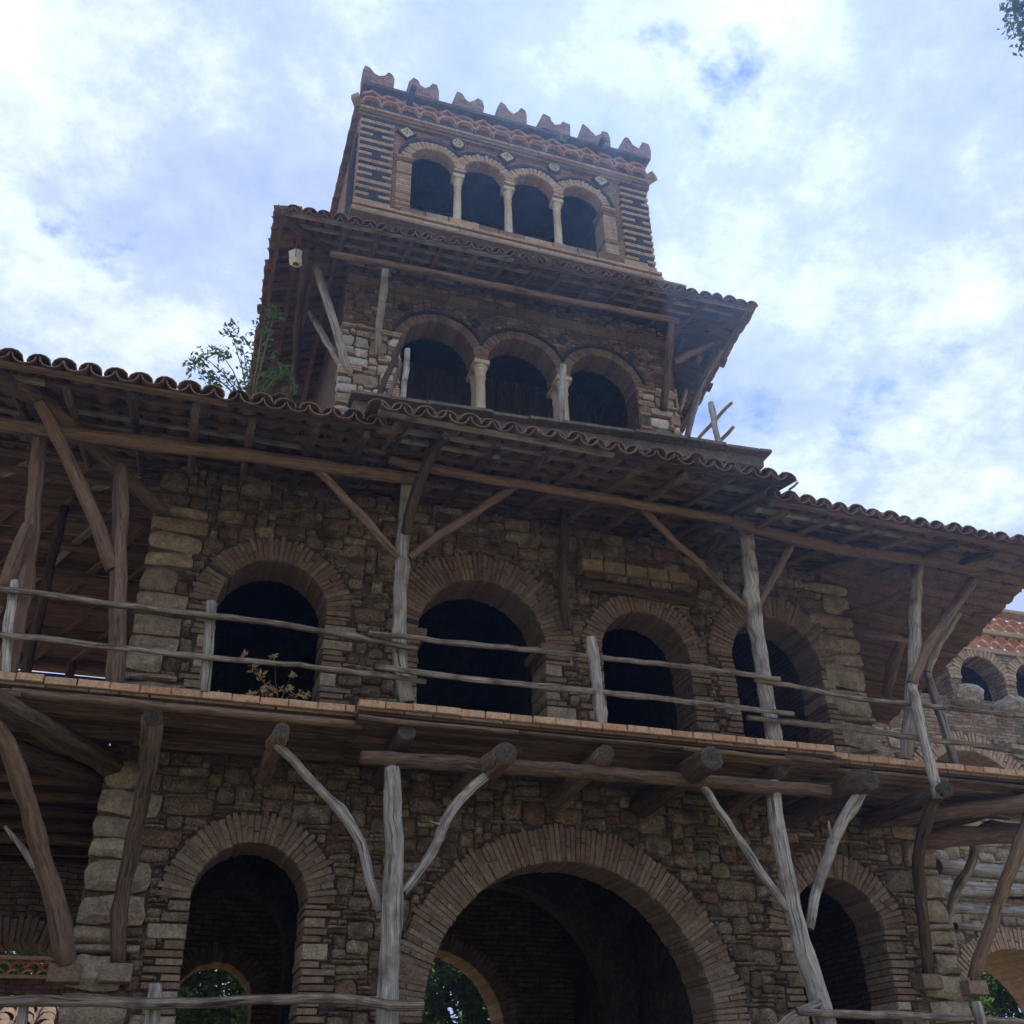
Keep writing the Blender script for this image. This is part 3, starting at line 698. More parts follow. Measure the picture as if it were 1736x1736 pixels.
# struts from stone corbels on the wall
for pts, r0, r1, mt in [([(200, 1632, -.12), (202, 1545, -.3), (228, 1410, -.75), (252, 1300, -1.3), (262, 1225, -1.66)], .085, .095, M_dwood),
                        ([(112, 1632, -.15), (92, 1530, -.35), (62, 1420, -.7), (30, 1310, -1.1), (-15, 1210, -1.5)], .125, .085, M_bwood),
                        ([(1572, 1650, -.14), (1563, 1540, -.4), (1557, 1450, -.75), (1582, 1355, -1.4)], .085, .10, M_dwood),
                        ([(1650, 1660, -.15), (1682, 1560, -.5), (1715, 1470, -.9), (1755, 1360, -1.3)], .095, .09, M_bwood)]:
    st = log('strut', T(pts), r0, house, mt, r1=r1, sides=11, knots=7)
    c = P(*pts[0]); brick('corbel', M_brick, house, (c[0], -.07, c[2] - .10), (.30, .30, .17))
log('strut', T([(60, 1470, -.55), (40, 1440, -.6), (8, 1400, -.7)]), .05, house, M_wood, r1=.02, knots=1)
log('strut', T([(1600, 1590, 1.0), (1618, 1520, .8), (1650, 1460, .5), (1650, 1420, .3)]), .075, house, M_wood, r1=.08)

# ------------------------------------------------------------------ veranda posts on the balcony
vp = log('timber_post', T([(690, 1192, -1.3), (676, 1100, -1.3), (678, 1000, -1.3), (683, 900, -1.3), (690, 812, -1.3)]), .098, house, M_wood, r1=.085, sides=12, knots=6)
log('brace', T([(674, 944, -1.34), (640, 905, -1.36), (590, 850, -1.38), (528, 786, -1.40)]), .055, vp, M_bwood, r1=.062, knots=2)
log('brace', T([(694, 946, -1.34), (730, 918, -1.37), (800, 872, -1.4), (876, 822, -1.45)]), .055, vp, M_bwood, r1=.075, knots=2)
log('brace', T([(688, 905, -1.36), (700, 850, -1.55), (722, 790, -1.85), (752, 728, -2.3)]), .075, vp, M_dwood, r1=.085, knots=3)
vr = log('timber_post', T([(1314, 1268, -1.3), (1290, 1130, -1.3), (1276, 1030, -1.3), (1268, 940, -1.3), (1256, 868, -1.3)]), .115, house, M_wood, r1=.115, sides=12, knots=6)
log('brace', T([(1262, 1028, -1.34), (1190, 960, -1.36), (1130, 905, -1.4), (1078, 852, -1.45)]), .055, vr, M_bwood, r1=.062, knots=2)
log('brace', T([(1284, 1030, -1.33), (1305, 990, -1.36), (1345, 918, -1.45)]), .05, vr, M_bwood, r1=.06, knots=2)
log('brace', T([(1196, 946, -.3), (1215, 915, -.7), (1245, 878, -1.25)]), .06, vr, M_dwood)
vl = log('timber_post', T([(194, 1165, -1.15), (198, 1080, -1.15), (200, 980, -1.15), (204, 870, -1.15), (205, 790, -1.15)]), .115, house, M_bwood, r1=.10, sides=12)
log('brace', T([(190, 965, -1.18), (160, 880, -1.3), (120, 790, -1.5), (66, 680, -1.9)]), .09, vl, M_bwood, r1=.085, knots=2)
vf = log('timber_post', T([(8, 1150, -1.28), (28, 1050, -1.28), (50, 930, -1.28), (60, 820, -1.3), (68, 730, -1.35)]), .12, house, M_bwood, r1=.075, sides=12, knots=6)
log('brace', T([(4, 1000, -1.3), (22, 955, -1.4), (48, 890, -1.5)]), .075, vf, M_bwood)
bracket = log('bracket_post', T([(962, 1066, -.22), (955, 1000, -.24), (955, 930, -.25), (958, 845, -.3)]), .075, house, M_dwood, r1=.07, knots=4)
vq = log('timber_post', T([(1535, 1290, -1.25), (1545, 1180, -1.25), (1550, 1090, -1.25), (1553, 1000, -1.25), (1556, 955, -1.25)]), .10, house, M_wood, r1=.10, sides=12)
log('brace', T([(1545, 1160, -1.28), (1570, 1100, -1.32), (1600, 1055, -1.4)]) + [PZ(1656, 975, 8.6)], .085, vq, M_bwood, r1=.08, knots=3)
log('brace', T([(1502, 1180, .3), (1515, 1130, 0), (1532, 1078, -.4)]), .085, vq, M_bwood)
log('brace', T([(1432, 1040, -.05), (1480, 1028, -.5), (1545, 1000, -1.2)]), .06, vq, M_bwood)
log('timber_post', T([(1620, 1300, -.3), (1590, 1200, -.3), (1572, 1140, -.3)]), .07, house, M_wood)
log('timber_post', T([(1572, 1140, -.32), (1590, 1095, -.4)]) + [PZ(1640, 1015, 8.75)], .07, house, M_wood)

# ------------------------------------------------------------------ veranda roofs
SLOPE = .27
def veranda(x0, x1, ye, ze, yb, raf, lbl, pitch=.25, rows=None, batten=True, tilt=0.0):
    zb = ze + (yb - ye) * SLOPE
    bm_ = MB(); th = .02   # thin wattle deck hidden behind the tiles at the wall end
    rf = obj('veranda_roof', mesh('ridge_board', [(x0, yb, zb + .05), (x1, yb, zb + .05), (x1, yb + .06, zb + .06), (x0, yb + .06, zb + .06), (x0, yb, zb + .11), (x1, yb, zb + .11), (x1, yb + .06, zb + .12), (x0, yb + .06, zb + .12)], BOXF, M_bwood), house)
    rf['label'] = lbl
    tile_field(rf, (x0, ye, ze), (x1, ye, ze + tilt * (x1 - x0)), (0, yb - ye, zb - ze), pitch=pitch, rows=rows)
    if batten:
        d = .06
        while d < yb - ye:
            xa = x0
            while xa < x1 - .1:
                l_ = min(rng.uniform(1.6, 3.0), x1 - xa)
                bar('batten', (xa, ye + d + rng.uniform(-.015, .015), ze + d * SLOPE - .035 + tilt * (xa - x0)), (xa + l_, ye + d + rng.uniform(-.02, .02), ze + d * SLOPE - .035 + tilt * (xa + l_ - x0)), .075, .035, rf, rng.choice([M_bwood, M_bwood, M_dwood, M_wood])); xa += l_ * .98
            d += rng.uniform(.30, .40)
    x = x0 + raf * .4
    while x < x1:
        dx = rng.uniform(-.06, .06)
        log('rafter', [(x, ye + .10 + rng.uniform(0, .15), ze + .13 * SLOPE - .115 + tilt * (x - x0)), (x + dx * .5, (ye + yb) / 2, (ze + zb) / 2 - .115 + tilt * (x - x0)), (x + dx, yb + .1, zb - .10 + tilt * (x - x0))], .055, rf, rng.choice([M_dwood, M_bwood, M_bwood]), sides=8, step=.4, knots=2); x += raf * rng.uniform(.85, 1.12)
    return rf
EZ = 8.54
rL = veranda(-6.5, 1.9, -2.5, EZ, .2, .62, 'tiled veranda roof left of the middle bay')
rC = veranda(1.62, 6.85, -2.74, EZ + .05, .05, .62, 'tiled veranda roof over the middle bay', tilt=.004)
rR = veranda(6.75, 11.3, -2.5, EZ - .05, .2, .66, 'tiled veranda roof right of the middle bay', tilt=-.014)
# beams carrying the rafters
log('roof_beam', [P(-150, 700, -1.45), P(140, 737, -1.45), P(420, 772, -1.45), P(705, 812, -1.45)], .10, house, M_bwood, sides=10, step=.35, knots=2)
log('roof_beam', [P(660, 778, -1.6), P(740, 797, -1.6), P(1000, 840, -1.6), P(1255, 885, -1.6)], .075, house, M_bwood, sides=10, step=.35)
log('roof_beam', [P(1240, 882, -1.6), P(1400, 925, -1.6), P(1600, 952, -1.6), P(1790, 975, -1.6)], .10, house, M_bwood, sides=10, step=.35)
# hip beam at the left corner
log('hip_beam', [P(278, 868, -.02), P(170, 770, -.95), PZ(66, 676, 8.60), (-2.9, -2.6, 8.5)], .105, house, M_bwood, sides=10)
# right side: the roof turns round the corner
rs = obj('side_roof', mesh('side_roof_deck', [(10.9, -2.0, 8.60), (10.4, .1, 9.15), (11.0, 3.9, 9.25), (12.9, 3.9, 8.66), (10.9, -2.0, 8.64), (10.4, .1, 9.19), (11.0, 3.9, 9.29), (12.9, 3.9, 8.70)], BOXF, M_dwood), house)
def side_underside():
    e0 = np.array([11.2, -2.45, 8.44]); e1 = np.array([13.2, 4.0, 8.52]); w0 = np.array([9.7, .05, 9.13]); w1 = np.array([9.7, 4.2, 9.13])
    tile_field(rs, e1, e0, (-2.6, .6, .58), pitch=.26, rows=7)
    for k in range(9):
        t = k / 8; log('rafter', [e0 + (e1 - e0) * t + np.array([0, 0, -.1]), w0 + (w1 - w0) * t + np.array([0, 0, -.1])], .055, rs, M_bwood, sides=8, step=.5)
    for k in range(8):
        t = k / 7.5; bar('batten', e0 * (1 - t) + w0 * t + np.array([0, 0, -.04]), e1 * (1 - t) + w1 * t + np.array([0, 0, -.04]), .08, .035, rs, rng.choice([M_bwood, M_dwood]))
    for q in range(9):   # boards closing the eave inside
        t0, t1 = q / 9, (q + 1) / 9 - .004
        A = [e0 * (1 - t) + w0 * t for t in (t0, t1)]; B = [e1 * (1 - t) + w1 * t for t in (t0, t1)]
        V = [A[0], B[0], B[1], A[1]]; V = V + [v + np.array([0, 0, .02]) for v in V]
        obj('plank', mesh('plank', V, BOXF, M_dwood, uv=[(v[0], v[1]) for v in V]), rs)
side_underside()
log('side_beam', [(9.55, .4, 8.35), P(1480, 1076, -.3), P(1540, 1086, -.35)], .075, house, M_bwood)

# left: open gallery beyond the corner, its gabled roof seen from below
gl = thing('open_gallery', (-4, 3, 5.6), 'open timber gallery with plank roof underside left of the house corner', 'gallery')
def gallery():
    yr, zr, ybk, zbk = 2.0, EZ + 4.5 * SLOPE, 6.4, 8.72
    def zat(y): return (EZ + (y + 2.5) * SLOPE) if y < yr else zr + (zbk - zr) * (y - yr) / (ybk - yr)
    y = -.1; k = 0
    while y < ybk:   # roof boards, seen from below
        wd = rng.uniform(.2, .34)
        a_, b_ = zat(y) + .03, zat(min(y + wd, ybk)) + .03
        V = [(-7, y, a_), (-.68, y, a_), (-.68, y + wd - .012, b_), (-7, y + wd - .012, b_)]; V = V + [(p[0], p[1], p[2] + .03) for p in V]
        obj('plank', mesh('plank', V, BOXF, rng.choice([M_bwood, M_dwood, M_bwood]), uv=[(p[1], p[0]) for p in V]), gl)
        y += wd + (.0 if k % 5 else .012); k += 1
    y = .3
    while y < ybk:
        log('purlin', [(-7, y, zat(y) - .10), (-3.5, y + rng.uniform(-.04, .04), zat(y) - .11), (-.7, y, zat(y) - .10)], rng.uniform(.05, .075), gl, M_bwood, sides=8, step=.6); y += rng.uniform(.62, .8)
    for k in range(11):   # slanting rafters
        x = -5.6 + k * .62
        for (ya, yb) in ((.1, 1.9), (2.1, ybk - .1)):
            xa, xb = x, x - .62 * (yb - ya)
            if xa > -.75: t = (xa + .75) / (xa - xb) if xa != xb else 0; ya2 = ya + (yb - ya) * t; xa = -.75
            else: ya2 = ya
            if ya2 >= yb - .1: continue
            bar('rafter', (xa, ya2, zat(ya2) - .02), (xb, yb, zat(yb) - .02), .085, .06, gl, rng.choice([M_wood, M_bwood]))
    bar('back_plate', (-7, ybk - .05, zbk - .16), (-.7, ybk - .05, zbk - .16), .14, .16, gl, M_dwood)
    for px, y in ((75, 2.2), (22, 4.4), (150, 5.9), (250, 6.0)):
        c = P(px, 1000, y); log('post', [(c[0], y, 5.0), (c[0] + .02, y, 7), (c[0], y, zat(y) - .1)], .085, gl, M_dwood, sides=9, step=.4)
    bar('gallery_rail', (-7, 6.1, 6.9), (-.7, 6.1, 6.85), .1, .16, gl, M_dwood); 
    boxobj('floor', (-7, -.02, 5.42), (-.67, 6.5, 5.50), M_dwood, gl)
    for k in range(9):
        y = .35 + k * .7; log('floor_beam', [(-7, y, 5.32), (-3, y, 5.3), (-.7, y, 5.32)], .085, gl, rng.choice([M_dwood, M_bwood]), sides=8, step=.7)
    # ground floor below: wall with a brick arch open to the garden
    ops = [(-1.55, 1.05, 2.95, 1.65), (-4.6, 1.1, 2.95, 1.65)]
    obj('arch_wall', arch_wall(-7, -.66, 1.66, 5.0, 4.0, 4.7, ops).mesh('arch_wall', M_sidebrick), gl)
    a_ = obj('arch', arch_core((-1.55, 1.05, 2.95), .3), gl, (0, 3.98, 0)); voussoirs(a_, -1.55, 2.95, 1.03, .34, 3.94, .7, M_brick, tw=.075)
gallery()
# right: ground floor loggia behind the corner
lg = thing('ruined_loggia', (14, 5, 1.65), 'ruined brick loggia with tile lattice parapet beyond the right corner', 'ruin')
def loggia():
    Y = 5.6
    t0 = P(1600, 1040, Y); t1 = P(1640, 1100, Y); s0 = P(1640, 1178, Y)
    zt = P(1690, 1040, Y)[2]; zl = P(1690, 1108, Y)[2]; zsill = P(1690, 1190, Y)[2]; zarch = P(1690, 1235, Y)[2]; zfl = P(1690, 1320, Y)[2]
    x0 = 12.4; x1 = 24.0
    c1 = P(1665, 1150, Y)[0]; 
    ops = [(c1 + k * 1.55, .62, zsill + .45, zsill, .62) for k in range(-2, 4)]
    lo = [(P(1640, 1300, Y)[0] + k * 3.3, 1.45, zfl - .9, zfl - .9) for k in (-1, 0, 1)]
    obj('upper_wall', arch_wall(x0, x1, zsill - .35, zl - .05, Y, Y + .5, ops).mesh('upper_wall', M_pale), lg)
    for o in ops[:5]:
        a_ = obj('arch', arch_core((o[0], o[1], o[2]), .18), lg, (0, Y - .02, 0)); voussoirs(a_, o[0], o[2], o[1], .24, Y - .05, .56, M_buff, tw=.09)
    lwall = obj('lower_wall', arch_wall(x0, x1, zfl - 2.3, zsill - .36, Y - .02, Y + .6, lo).mesh('lower_wall', M_pale), lg)
    for o in lo[1:]:
        a_ = obj('arch', arch_core((o[0], o[1], o[2]), .3), lg, (0, Y - .05, 0)); voussoirs(a_, o[0], o[2], o[1] - .02, .42, Y - .08, .75, M_buff, tw=.085)
    # lattice parapet: rows of half-round tiles between brick courses
    for row, z in enumerate((zl, zl + (zt - zl) * .46)):
        for kk in range(2):
            brick('course', M_buff, lg, ((x0 + x1) / 2, Y + .1, z + kk * .07), (x1 - x0, .34 - kk * .06, .06))
        x = x0 + .2 * row
        while x < x1 and x > 0:
            for dz, off in ((.13, 0), (.30, .19)):
                obj('lattice_tile', ARCTILE, lg, (x + off, Y + .12, z + dz), None, (.19, .2, .19))
            x += .38
    brick('course', M_buff, lg, ((x0 + x1) / 2, Y + .1, zt + .06), (x1 - x0, .4, .08))
    # room behind the arches and floor
    boxobj('back_wall', (x0, Y + 3.5, zfl - 2.3), (x1, Y + 3.7, zl), M_room, lg)
    boxobj('ceiling', (x0, Y + .51, zl - .1), (x1, Y + 3.49, zl), M_room, lg)
    boxobj('floor', (x0, Y + .61, zsill - .5), (x1, Y + 3.49, zsill - .36), M_room, lg)
    # floor of logs and stone piers below
    zz = zfl - 2.35
    for k in range(4): log('floor_log', [(x0, Y - .2 + k * .25, zz - k * .02), ((x0 + x1) / 2, Y - .2 + k * .25, zz), (x1, Y - .2 + k * .25, zz - .05)], .11, lg, M_wood, sides=8, step=.8)
    lo2 = [(P(1735, 1700, Y)[0], 1.5, zz - 2.6, 1.65), (P(1735, 1700, Y)[0] - 4.2, 1.3, zz - 2.6, 1.65)]
    bwall = obj('base_wall', arch_wall(x0, x1, 1.66, zz - .15, Y, Y + 1.6, lo2).mesh('base_wall', M_pale), lg)
    a_ = obj('arch', arch_core(lo2[0], .3), lg, (0, Y - .02, 0)); voussoirs(a_, lo2[0][0], lo2[0][2], lo2[0][1] - .02, .4, Y - .05, 1.6, M_buff, tw=.085)
    rr = rubble(x0 + .2, x1 - 3, zz - 2.0, zz - .2, lambda x, z: any((x - o[0]) ** 2 + (z - o[2]) ** 2 < (o[1] + .42) ** 2 if z > o[2] else abs(x - o[0]) < o[1] + .05 for o in lo2), cell=.07)
    lay(rr, bwall, Y - .03, M_quoin, limit=120, extra=.04)
    rr = rubble(x0 + .2, x1 - 3, zfl - 2.25, zfl + .9, lambda x, z: any((x - o[0]) ** 2 + (z - o[2]) ** 2 < (o[1] + .44) ** 2 if z > o[2] - .05 else False for o in lo), cell=.07)
    lay(rr, lwall, Y - .05, M_quoin, limit=150, extra=.04)
    for a, b, r_ in (((1590, 1470), (1770, 1486), .17), ((1585, 1512), (1770, 1512), .10), ((1600, 1540), (1770, 1548), .10), ((1620, 1570), (1690, 1576), .08), ((1655, 1432), (1770, 1428), .06)):
        log('floor_log', [P(a[0], a[1], 3.6), P(b[0], b[1], 3.6)], r_, lg, M_wood, sides=9, step=.4)
def arc_tile_mesh(ri, mat=None):
    mb = MB(); n = 8
    V = []; Fc = []
    for k in range(n + 1):
        a = math.pi * k / n
        for (rr, y) in ((1.0, -.5), (ri, -.5), (ri, .5), (1.0, .5)): V.append((math.cos(a) * rr, y, math.sin(a) * rr))
    for k in range(n):
        for s in range(4): Fc.append((k * 4 + s, k * 4 + (s + 1) % 4, k * 4 + 4 + (s + 1) % 4, k * 4 + 4 + s))
    Fc += [(0, 3, 2, 1), (n * 4, n * 4 + 1, n * 4 + 2, n * 4 + 3)]
    return mesh('arc_tile', V, [f[::-1] for f in Fc], mat or M_lattice)
M_lattice = material('lattice_terracotta', [(.58, .33, .20), (.53, .29, .17), (.62, .39, .25)], (9, 9, 9), .3, .4, 50, .9)
ARCTILE = arc_tile_mesh(.86)
ARCDARK = arc_tile_mesh(.8, M_brick)
loggia()

# ================================================================== TOWER
TY = 1.5; TX0, TX1 = 1.69, 7.83; TB = 7.6
tower = thing('belvedere_tower', (4.76, 4.5, 10.9), 'square brick tower with striped corners, arcades and swallowtail battlements', 'tower')
# ---- lower arcade: three arches on columns
ALO = [(3.36 + 1.545 * k, .64, 13.32, 10.95) for k in range(3)]
lw = obj('lower_wall', arch_wall(TX0, TX1 + .1, 10.91, 15.35, TY, TY + .45, [(o[0], o[1] + .02, o[2], o[3], o[1] + .02, (k == 0, k == 2)) for k, o in enumerate(ALO)] + [(ALO[k][0] + .7725, .7725 - .6601, 13.32, 10.95, 0.0, (0, 0)) for k in range(2)]).mesh('lower_wall', M_sidebrick), tower)
def band_arc(part, cx, zs, r, wd, y0, y1, a0, a1, mat, name, n=14):
    mb = MB(); V = []; Fc = []
    for k in range(n + 1):
        a = a0 + (a1 - a0) * k / n
        for rr, y in ((r, y0), (r + wd, y0), (r + wd, y1), (r, y1)): V.append((cx + math.cos(a) * rr, y, zs + math.sin(a) * rr))
    for k in range(n):
        for s in range(4): Fc.append((k * 4 + s, k * 4 + 4 + s, k * 4 + 4 + (s + 1) % 4, k * 4 + (s + 1) % 4))
    Fc += [(0, 1, 2, 3), (n * 4 + 3, n * 4 + 2, n * 4 + 1, n * 4)]
    V = np.array(V); c = V.mean(axis=0)
    return obj(name, mesh(name, V - c, Fc, mat), part, c)
def column(x, y, z0, z1, r, parent, mat=None):
    mat = mat or M_marble
    prof = [(r * 1.5, 0), (r * 1.5, .06), (r * 1.25, .07), (r * 1.3, .11), (r * 1.02, .14), (r * 1.0, (z1 - z0) * .4), (r * .88, z1 - z0 - .36), (r * 1.05, z1 - z0 - .35), (r * 1.05, z1 - z0 - .32), (r * .9, z1 - z0 - .30), (r * 1.05, z1 - z0 - .2), (r * 1.35, z1 - z0 - .1)]
    n = 14; V = []; Fc = []
    for rr, z in prof:
        for s in range(n): a = 2 * math.pi * s / n; V.append((math.cos(a) * rr, math.sin(a) * rr, z))
    for i in range(len(prof) - 1):
        for s in range(n): Fc.append((i * n + s, i * n + (s + 1) % n, (i + 1) * n + (s + 1) % n, (i + 1) * n + s))
    Fc += [tuple(range(n - 1, -1, -1)), tuple(range((len(prof) - 1) * n, len(prof) * n))]
    c = obj('column', mesh('column', V, Fc, mat, smooth=True), parent, (x, y, z0))
    brick('abacus', mat, c, (x, y, z1 - .055), (r * 2.9, r * 2.9, .09)); return c
for o in ALO:
    a_ = obj('arch', arch_core((o[0], o[1], o[2]), .2), tower, (0, TY - .005, 0)); voussoirs(a_, o[0], o[2], o[1], .17, TY - .03, .47, M_brick, tw=.085)
for k, o in enumerate(ALO):
    t = math.acos(.7725 / .84) 
    band_arc(tower, o[0], o[2], .835, .05, TY - .05, TY + .05, 0 if k == 2 else t, math.pi if k == 0 else math.pi - t, M_lava, 'hood_mould')
for k in range(2):
    x = ALO[k][0] + .7725
    column(x, TY + .07, 11.0, 13.30, .10, tower); column(x + .02, TY + .38, 11.0, 13.30, .10, tower)
for px, py in ((805, 548), (953, 577), (1070, 605), (683, 522)):
    c = P(px, py, TY - .02); obj('diamond', brick_mesh(M_lava, 0), tower, c, (0, math.pi / 4, 0), (.17, .05, .17))
# string of blocks under the roof
x = TX0
while x < TX1:
    l_ = min(rng.uniform(.35, .55), TX1 + .05 - x); brick('string_course', M_brick, tower, (x + l_ / 2, TY - .03, 14.55), (l_ - .012, .12, .16)); x += l_
# piers of stone and brick at both ends
def pier(xa, xb, mats, zb, zt):
    r_ = rubble(xa, xb, zb, zt, lambda x, z: False, sizes=[((5, 10), (3, 5), .4), ((4, 9), (1, 1), .35), ((2, 5), (1, 2), .25)])
    for (x, z, w_, h_) in r_:
        if h_ < .08: brick('brick', M_buff, tower, (x + w_ / 2, TY + .0, z + h_ / 2), (w_ - .01, .16, h_ - .012))
        else: obj('stone', rock_mesh(rng.choice(mats), rock_pick(w_, h_), rng.randrange(10)), tower, (x + w_ / 2, TY - .02 + rng.uniform(-.015, .015), z + h_ / 2), None, (w_ - .012, .11, h_ - .012))
pier(TX0 - .04, 2.70, [M_white, M_white, M_quoin], 10.95, 13.5)
pier(7.12, TX1 + .14, [M_quoin, M_white, M_stone], 10.95, 13.5)
r_ = rubble(TX0 - .02, TX1 + .1, 13.5, 15.0, lambda x, z: any((x - o[0]) ** 2 + (z - o[2]) ** 2 < .9 ** 2 for o in ALO) or 14.44 < z < 14.66, sizes=[((4, 8), (1, 2), .6), ((3, 6), (2, 3), .4)])
lay(r_, lw, TY - .005, M_stone, depth=.07, limit=160)
# rooms
boxobj('room_floor', (TX0 + .1, TY + .46, 10.91), (TX1, TB, 11.0), M_room, tower)
boxobj('room_ceiling', (TX0 + .02, TY + .46, 15.2), (TX1 + .08, TB - .02, 15.34), M_room, tower)
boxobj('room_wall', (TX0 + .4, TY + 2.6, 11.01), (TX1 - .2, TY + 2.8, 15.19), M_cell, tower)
boxobj('side_wall', (TX0 + .01, TY + .451, 10.92), (TX0 + .4, TB, 15.19), M_sidebrick, tower)
boxobj('side_wall', (TX1 - .3, TY + .451, 10.92), (TX1 + .09, TB, 15.19), M_sidebrick, tower)
# ---- upper storey
ZS = 16.5; ZT = 19.73
AHI = [(3.17 + 1.05 * k, .455, 18.02, ZS + .08) for k in range(4)]
hw = obj('upper_wall', arch_wall(TX0, TX1, 15.36, ZT, TY, TY + .26, [(o[0], o[1] + .015, o[2], o[3], o[1] + .015, (k == 0, k == 3)) for k, o in enumerate(AHI)] + [(AHI[k][0] + .525, .525 - .4701, 18.02, ZS + .08, 0.0, (0, 0)) for k in range(3)]).mesh('upper_wall', M_tbrick), tower)
boxobj('side_wall', (TX0 + .003, TY + .261, 15.36), (TX0 + .4, TB, ZT), M_tbrick, tower)
boxobj('side_wall', (TX1 - .4, TY + .261, 15.36), (TX1 - .003, TB, ZT), M_tbrick, tower)
boxobj('rear_wall', (TX0 + .41, TB - .4, 15.36), (TX1 - .41, TB - .003, ZT), M_tbrick, tower)
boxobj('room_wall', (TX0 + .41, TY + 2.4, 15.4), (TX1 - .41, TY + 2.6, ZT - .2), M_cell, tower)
boxobj('roof_deck', (TX0 + .401, TY + .402, ZT - .18), (TX1 - .401, TB - .41, ZT - .02), M_room, tower)
boxobj('room_floor', (TX0 + .402, TY + .402, 15.37), (TX1 - .402, TB - .41, 15.5), M_room, tower)
for k, o in enumerate(AHI):
    a_ = obj('arch', arch_core((o[0], o[1], o[2]), .16), tower, (0, TY - .012, 0)); voussoirs(a_, o[0], o[2], o[1], .19, TY - .045, .27, M_buff, tw=.08)
    t = math.acos(.525 / .70)
    band_arc(tower, o[0], o[2], .675, .055, TY - .05, TY + .03, 0 if k == 3 else t, math.pi if k == 0 else math.pi - t, M_lava, 'hood_mould')
for k in range(3): column(3.695 + 1.05 * k, TY + .10, ZS + .09, 18.0, .08, tower)
for s, x in ((-1, AHI[0][0] - .455), (1, AHI[3][0] + .455)):
    z = ZS + .1
    while z < 17.95:
        brick('brick', M_buff if rng.random() < .7 else M_brick, tower, (x + s * .13, TY + .17, z + .03), (.30, .42, .058)); z += .068
    brick('impost', M_buff, tower, (x + s * .12, TY + .15, 18.0), (.34, .48, .05)); brick('impost', M_brick, tower, (x + s * .12, TY + .15, 17.94), (.30, .45, .05))
# sill stones, band below
x = TX0 + .85
while x < TX1 - .75:
    l_ = rng.uniform(.36, .62); brick('sill_stone', rng.choice([M_brick, M_buff, M_quoin]), tower, (x + l_ / 2, TY + .05 + rng.uniform(-.02, .02), ZS + .01), (l_ - .015, .32, .16)); x += l_
for z, d, mt in ((ZS - .12, .16, M_buff), (ZS - .20, .12, M_brick), (ZS - .30, .2, M_buff), (ZS - .42, .14, M_brick)):
    x = TX0 - .06
    while x < TX1 + .05:
        l_ = min(rng.uniform(.5, .9), TX1 + .08 - x); brick('band_brick', mt, tower, (x + l_ / 2, TY - d / 2 + .06, z), (l_ - .01, d + .1, .07)); x += l_
boxobj('eave_board', (TX0 - .1, TY - .35, 15.93), (TX1 + .45, TY - .02, 15.98), M_brick, tower, .01)
# striped corners: dark lava blocks between buff courses
def stripes(x0, x1):
    z = ZS + .0; k = 0; H = .094; W_ = x1 - x0
    while z < 18.95:
        h = H * rng.uniform(.92, 1.08)
        if k % 2 == 0:
            link = (k // 2) % 3 == 1; cw = W_ * rng.uniform(.22, .28); cx_ = x0 + W_ * (.55 + rng.uniform(-.05, .05))
            if link:
                brick('lava_block', M_lava, tower, (cx_, TY - .012, z + h / 2), (cw, .11, h + .03))
                for a, b in ((x0, cx_ - cw / 2), (cx_ + cw / 2, x1)): brick('buff_course', M_buff, tower, ((a + b) / 2, TY - .01, z + h / 2), (b - a - .01, .1, h - .008))
            else:
                xm = x0 + W_ * rng.uniform(.35, .65)
                for q in (0, 1):
                    for a, b in ((x0, xm), (xm, x1)): brick('buff_course', M_buff, tower, ((a + b) / 2, TY - .01, z + h * (.25 + q * .5)), (b - a - .008, .1, h / 2 - .006))
        else:
            xa = x0 + rng.uniform(0, .05); xb = x1 - rng.uniform(0, .1); xm = xa + (xb - xa) * rng.uniform(.3, .7)
            for a, b in ((xa, xm), (xm, xb)): brick('lava_block', M_lava, tower, ((a + b) / 2, TY - .012, z + h / 2), (b - a - .008, .11, h - .006))
        z += h; k += 1
stripes(TX0 - .02, TX0 + .66); stripes(TX1 - .64, TX1 + .02)
for y in range(3):      # corner stripes on the left flank
    pass
z = ZS; k = 0
while z < 18.9:
    if k % 2: brick('lava_block', M_lava, tower, (TX0 + .0, TY + .75, z + .04), (.06, .85, .085))
    z += .084; k += 1
# tiles set in the wall: diamonds and roundels
for px, py in ((689, 228), (858, 269), (1017, 309)):
    c = P(px, py, TY); f_ = obj('diamond_tile', brick_mesh(M_lava, 1), tower, (c[0], TY - .01, c[2]), (0, math.pi / 4, 0), (.285, .08, .285))
    obj('tile_face', brick_mesh(M_marble, 2), f_, (c[0], TY - .03, c[2]), (0, math.pi / 4, 0), (.21, .08, .21)).parent = tower
for o in [q for q in bpy.data.objects if q.name.startswith('tile_face')]:
    o.location = WL[o.name] - WL[tower.name]
def disc(r, n=18):
    V = [(math.cos(2 * math.pi * k / n) * r, y, math.sin(2 * math.pi * k / n) * r) for y in (-.5, .5) for k in range(n)]
    return V, [tuple(range(n)), tuple(range(2 * n - 1, n - 1, -1))] + [((k + 1) % n, k, n + k, n + (k + 1) % n) for k in range(n)]
DL = mesh('roundel', *disc(.155), M_lava); DM = mesh('roundel_face', *disc(.115), M_marble); DI = mesh('roundel_rosette', *disc(.02, 8), M_brick)
for px, py in ((775, 247), (938, 287)):
    c = P(px, py, TY); obj('roundel', DL, tower, (c[0], TY - .01, c[2]), None, (1, .09, 1)); obj('roundel_face', DM, tower, (c[0], TY - .03, c[2]), None, (1, .09, 1))
    for k in range(7):
        a = k * 2 * math.pi / 6; d_ = 0 if k == 6 else .065; obj('rosette_petal', DI, tower, (c[0] + math.cos(a) * d_, TY - .075, c[2] + math.sin(a) * d_), None, (1, .02, 1))
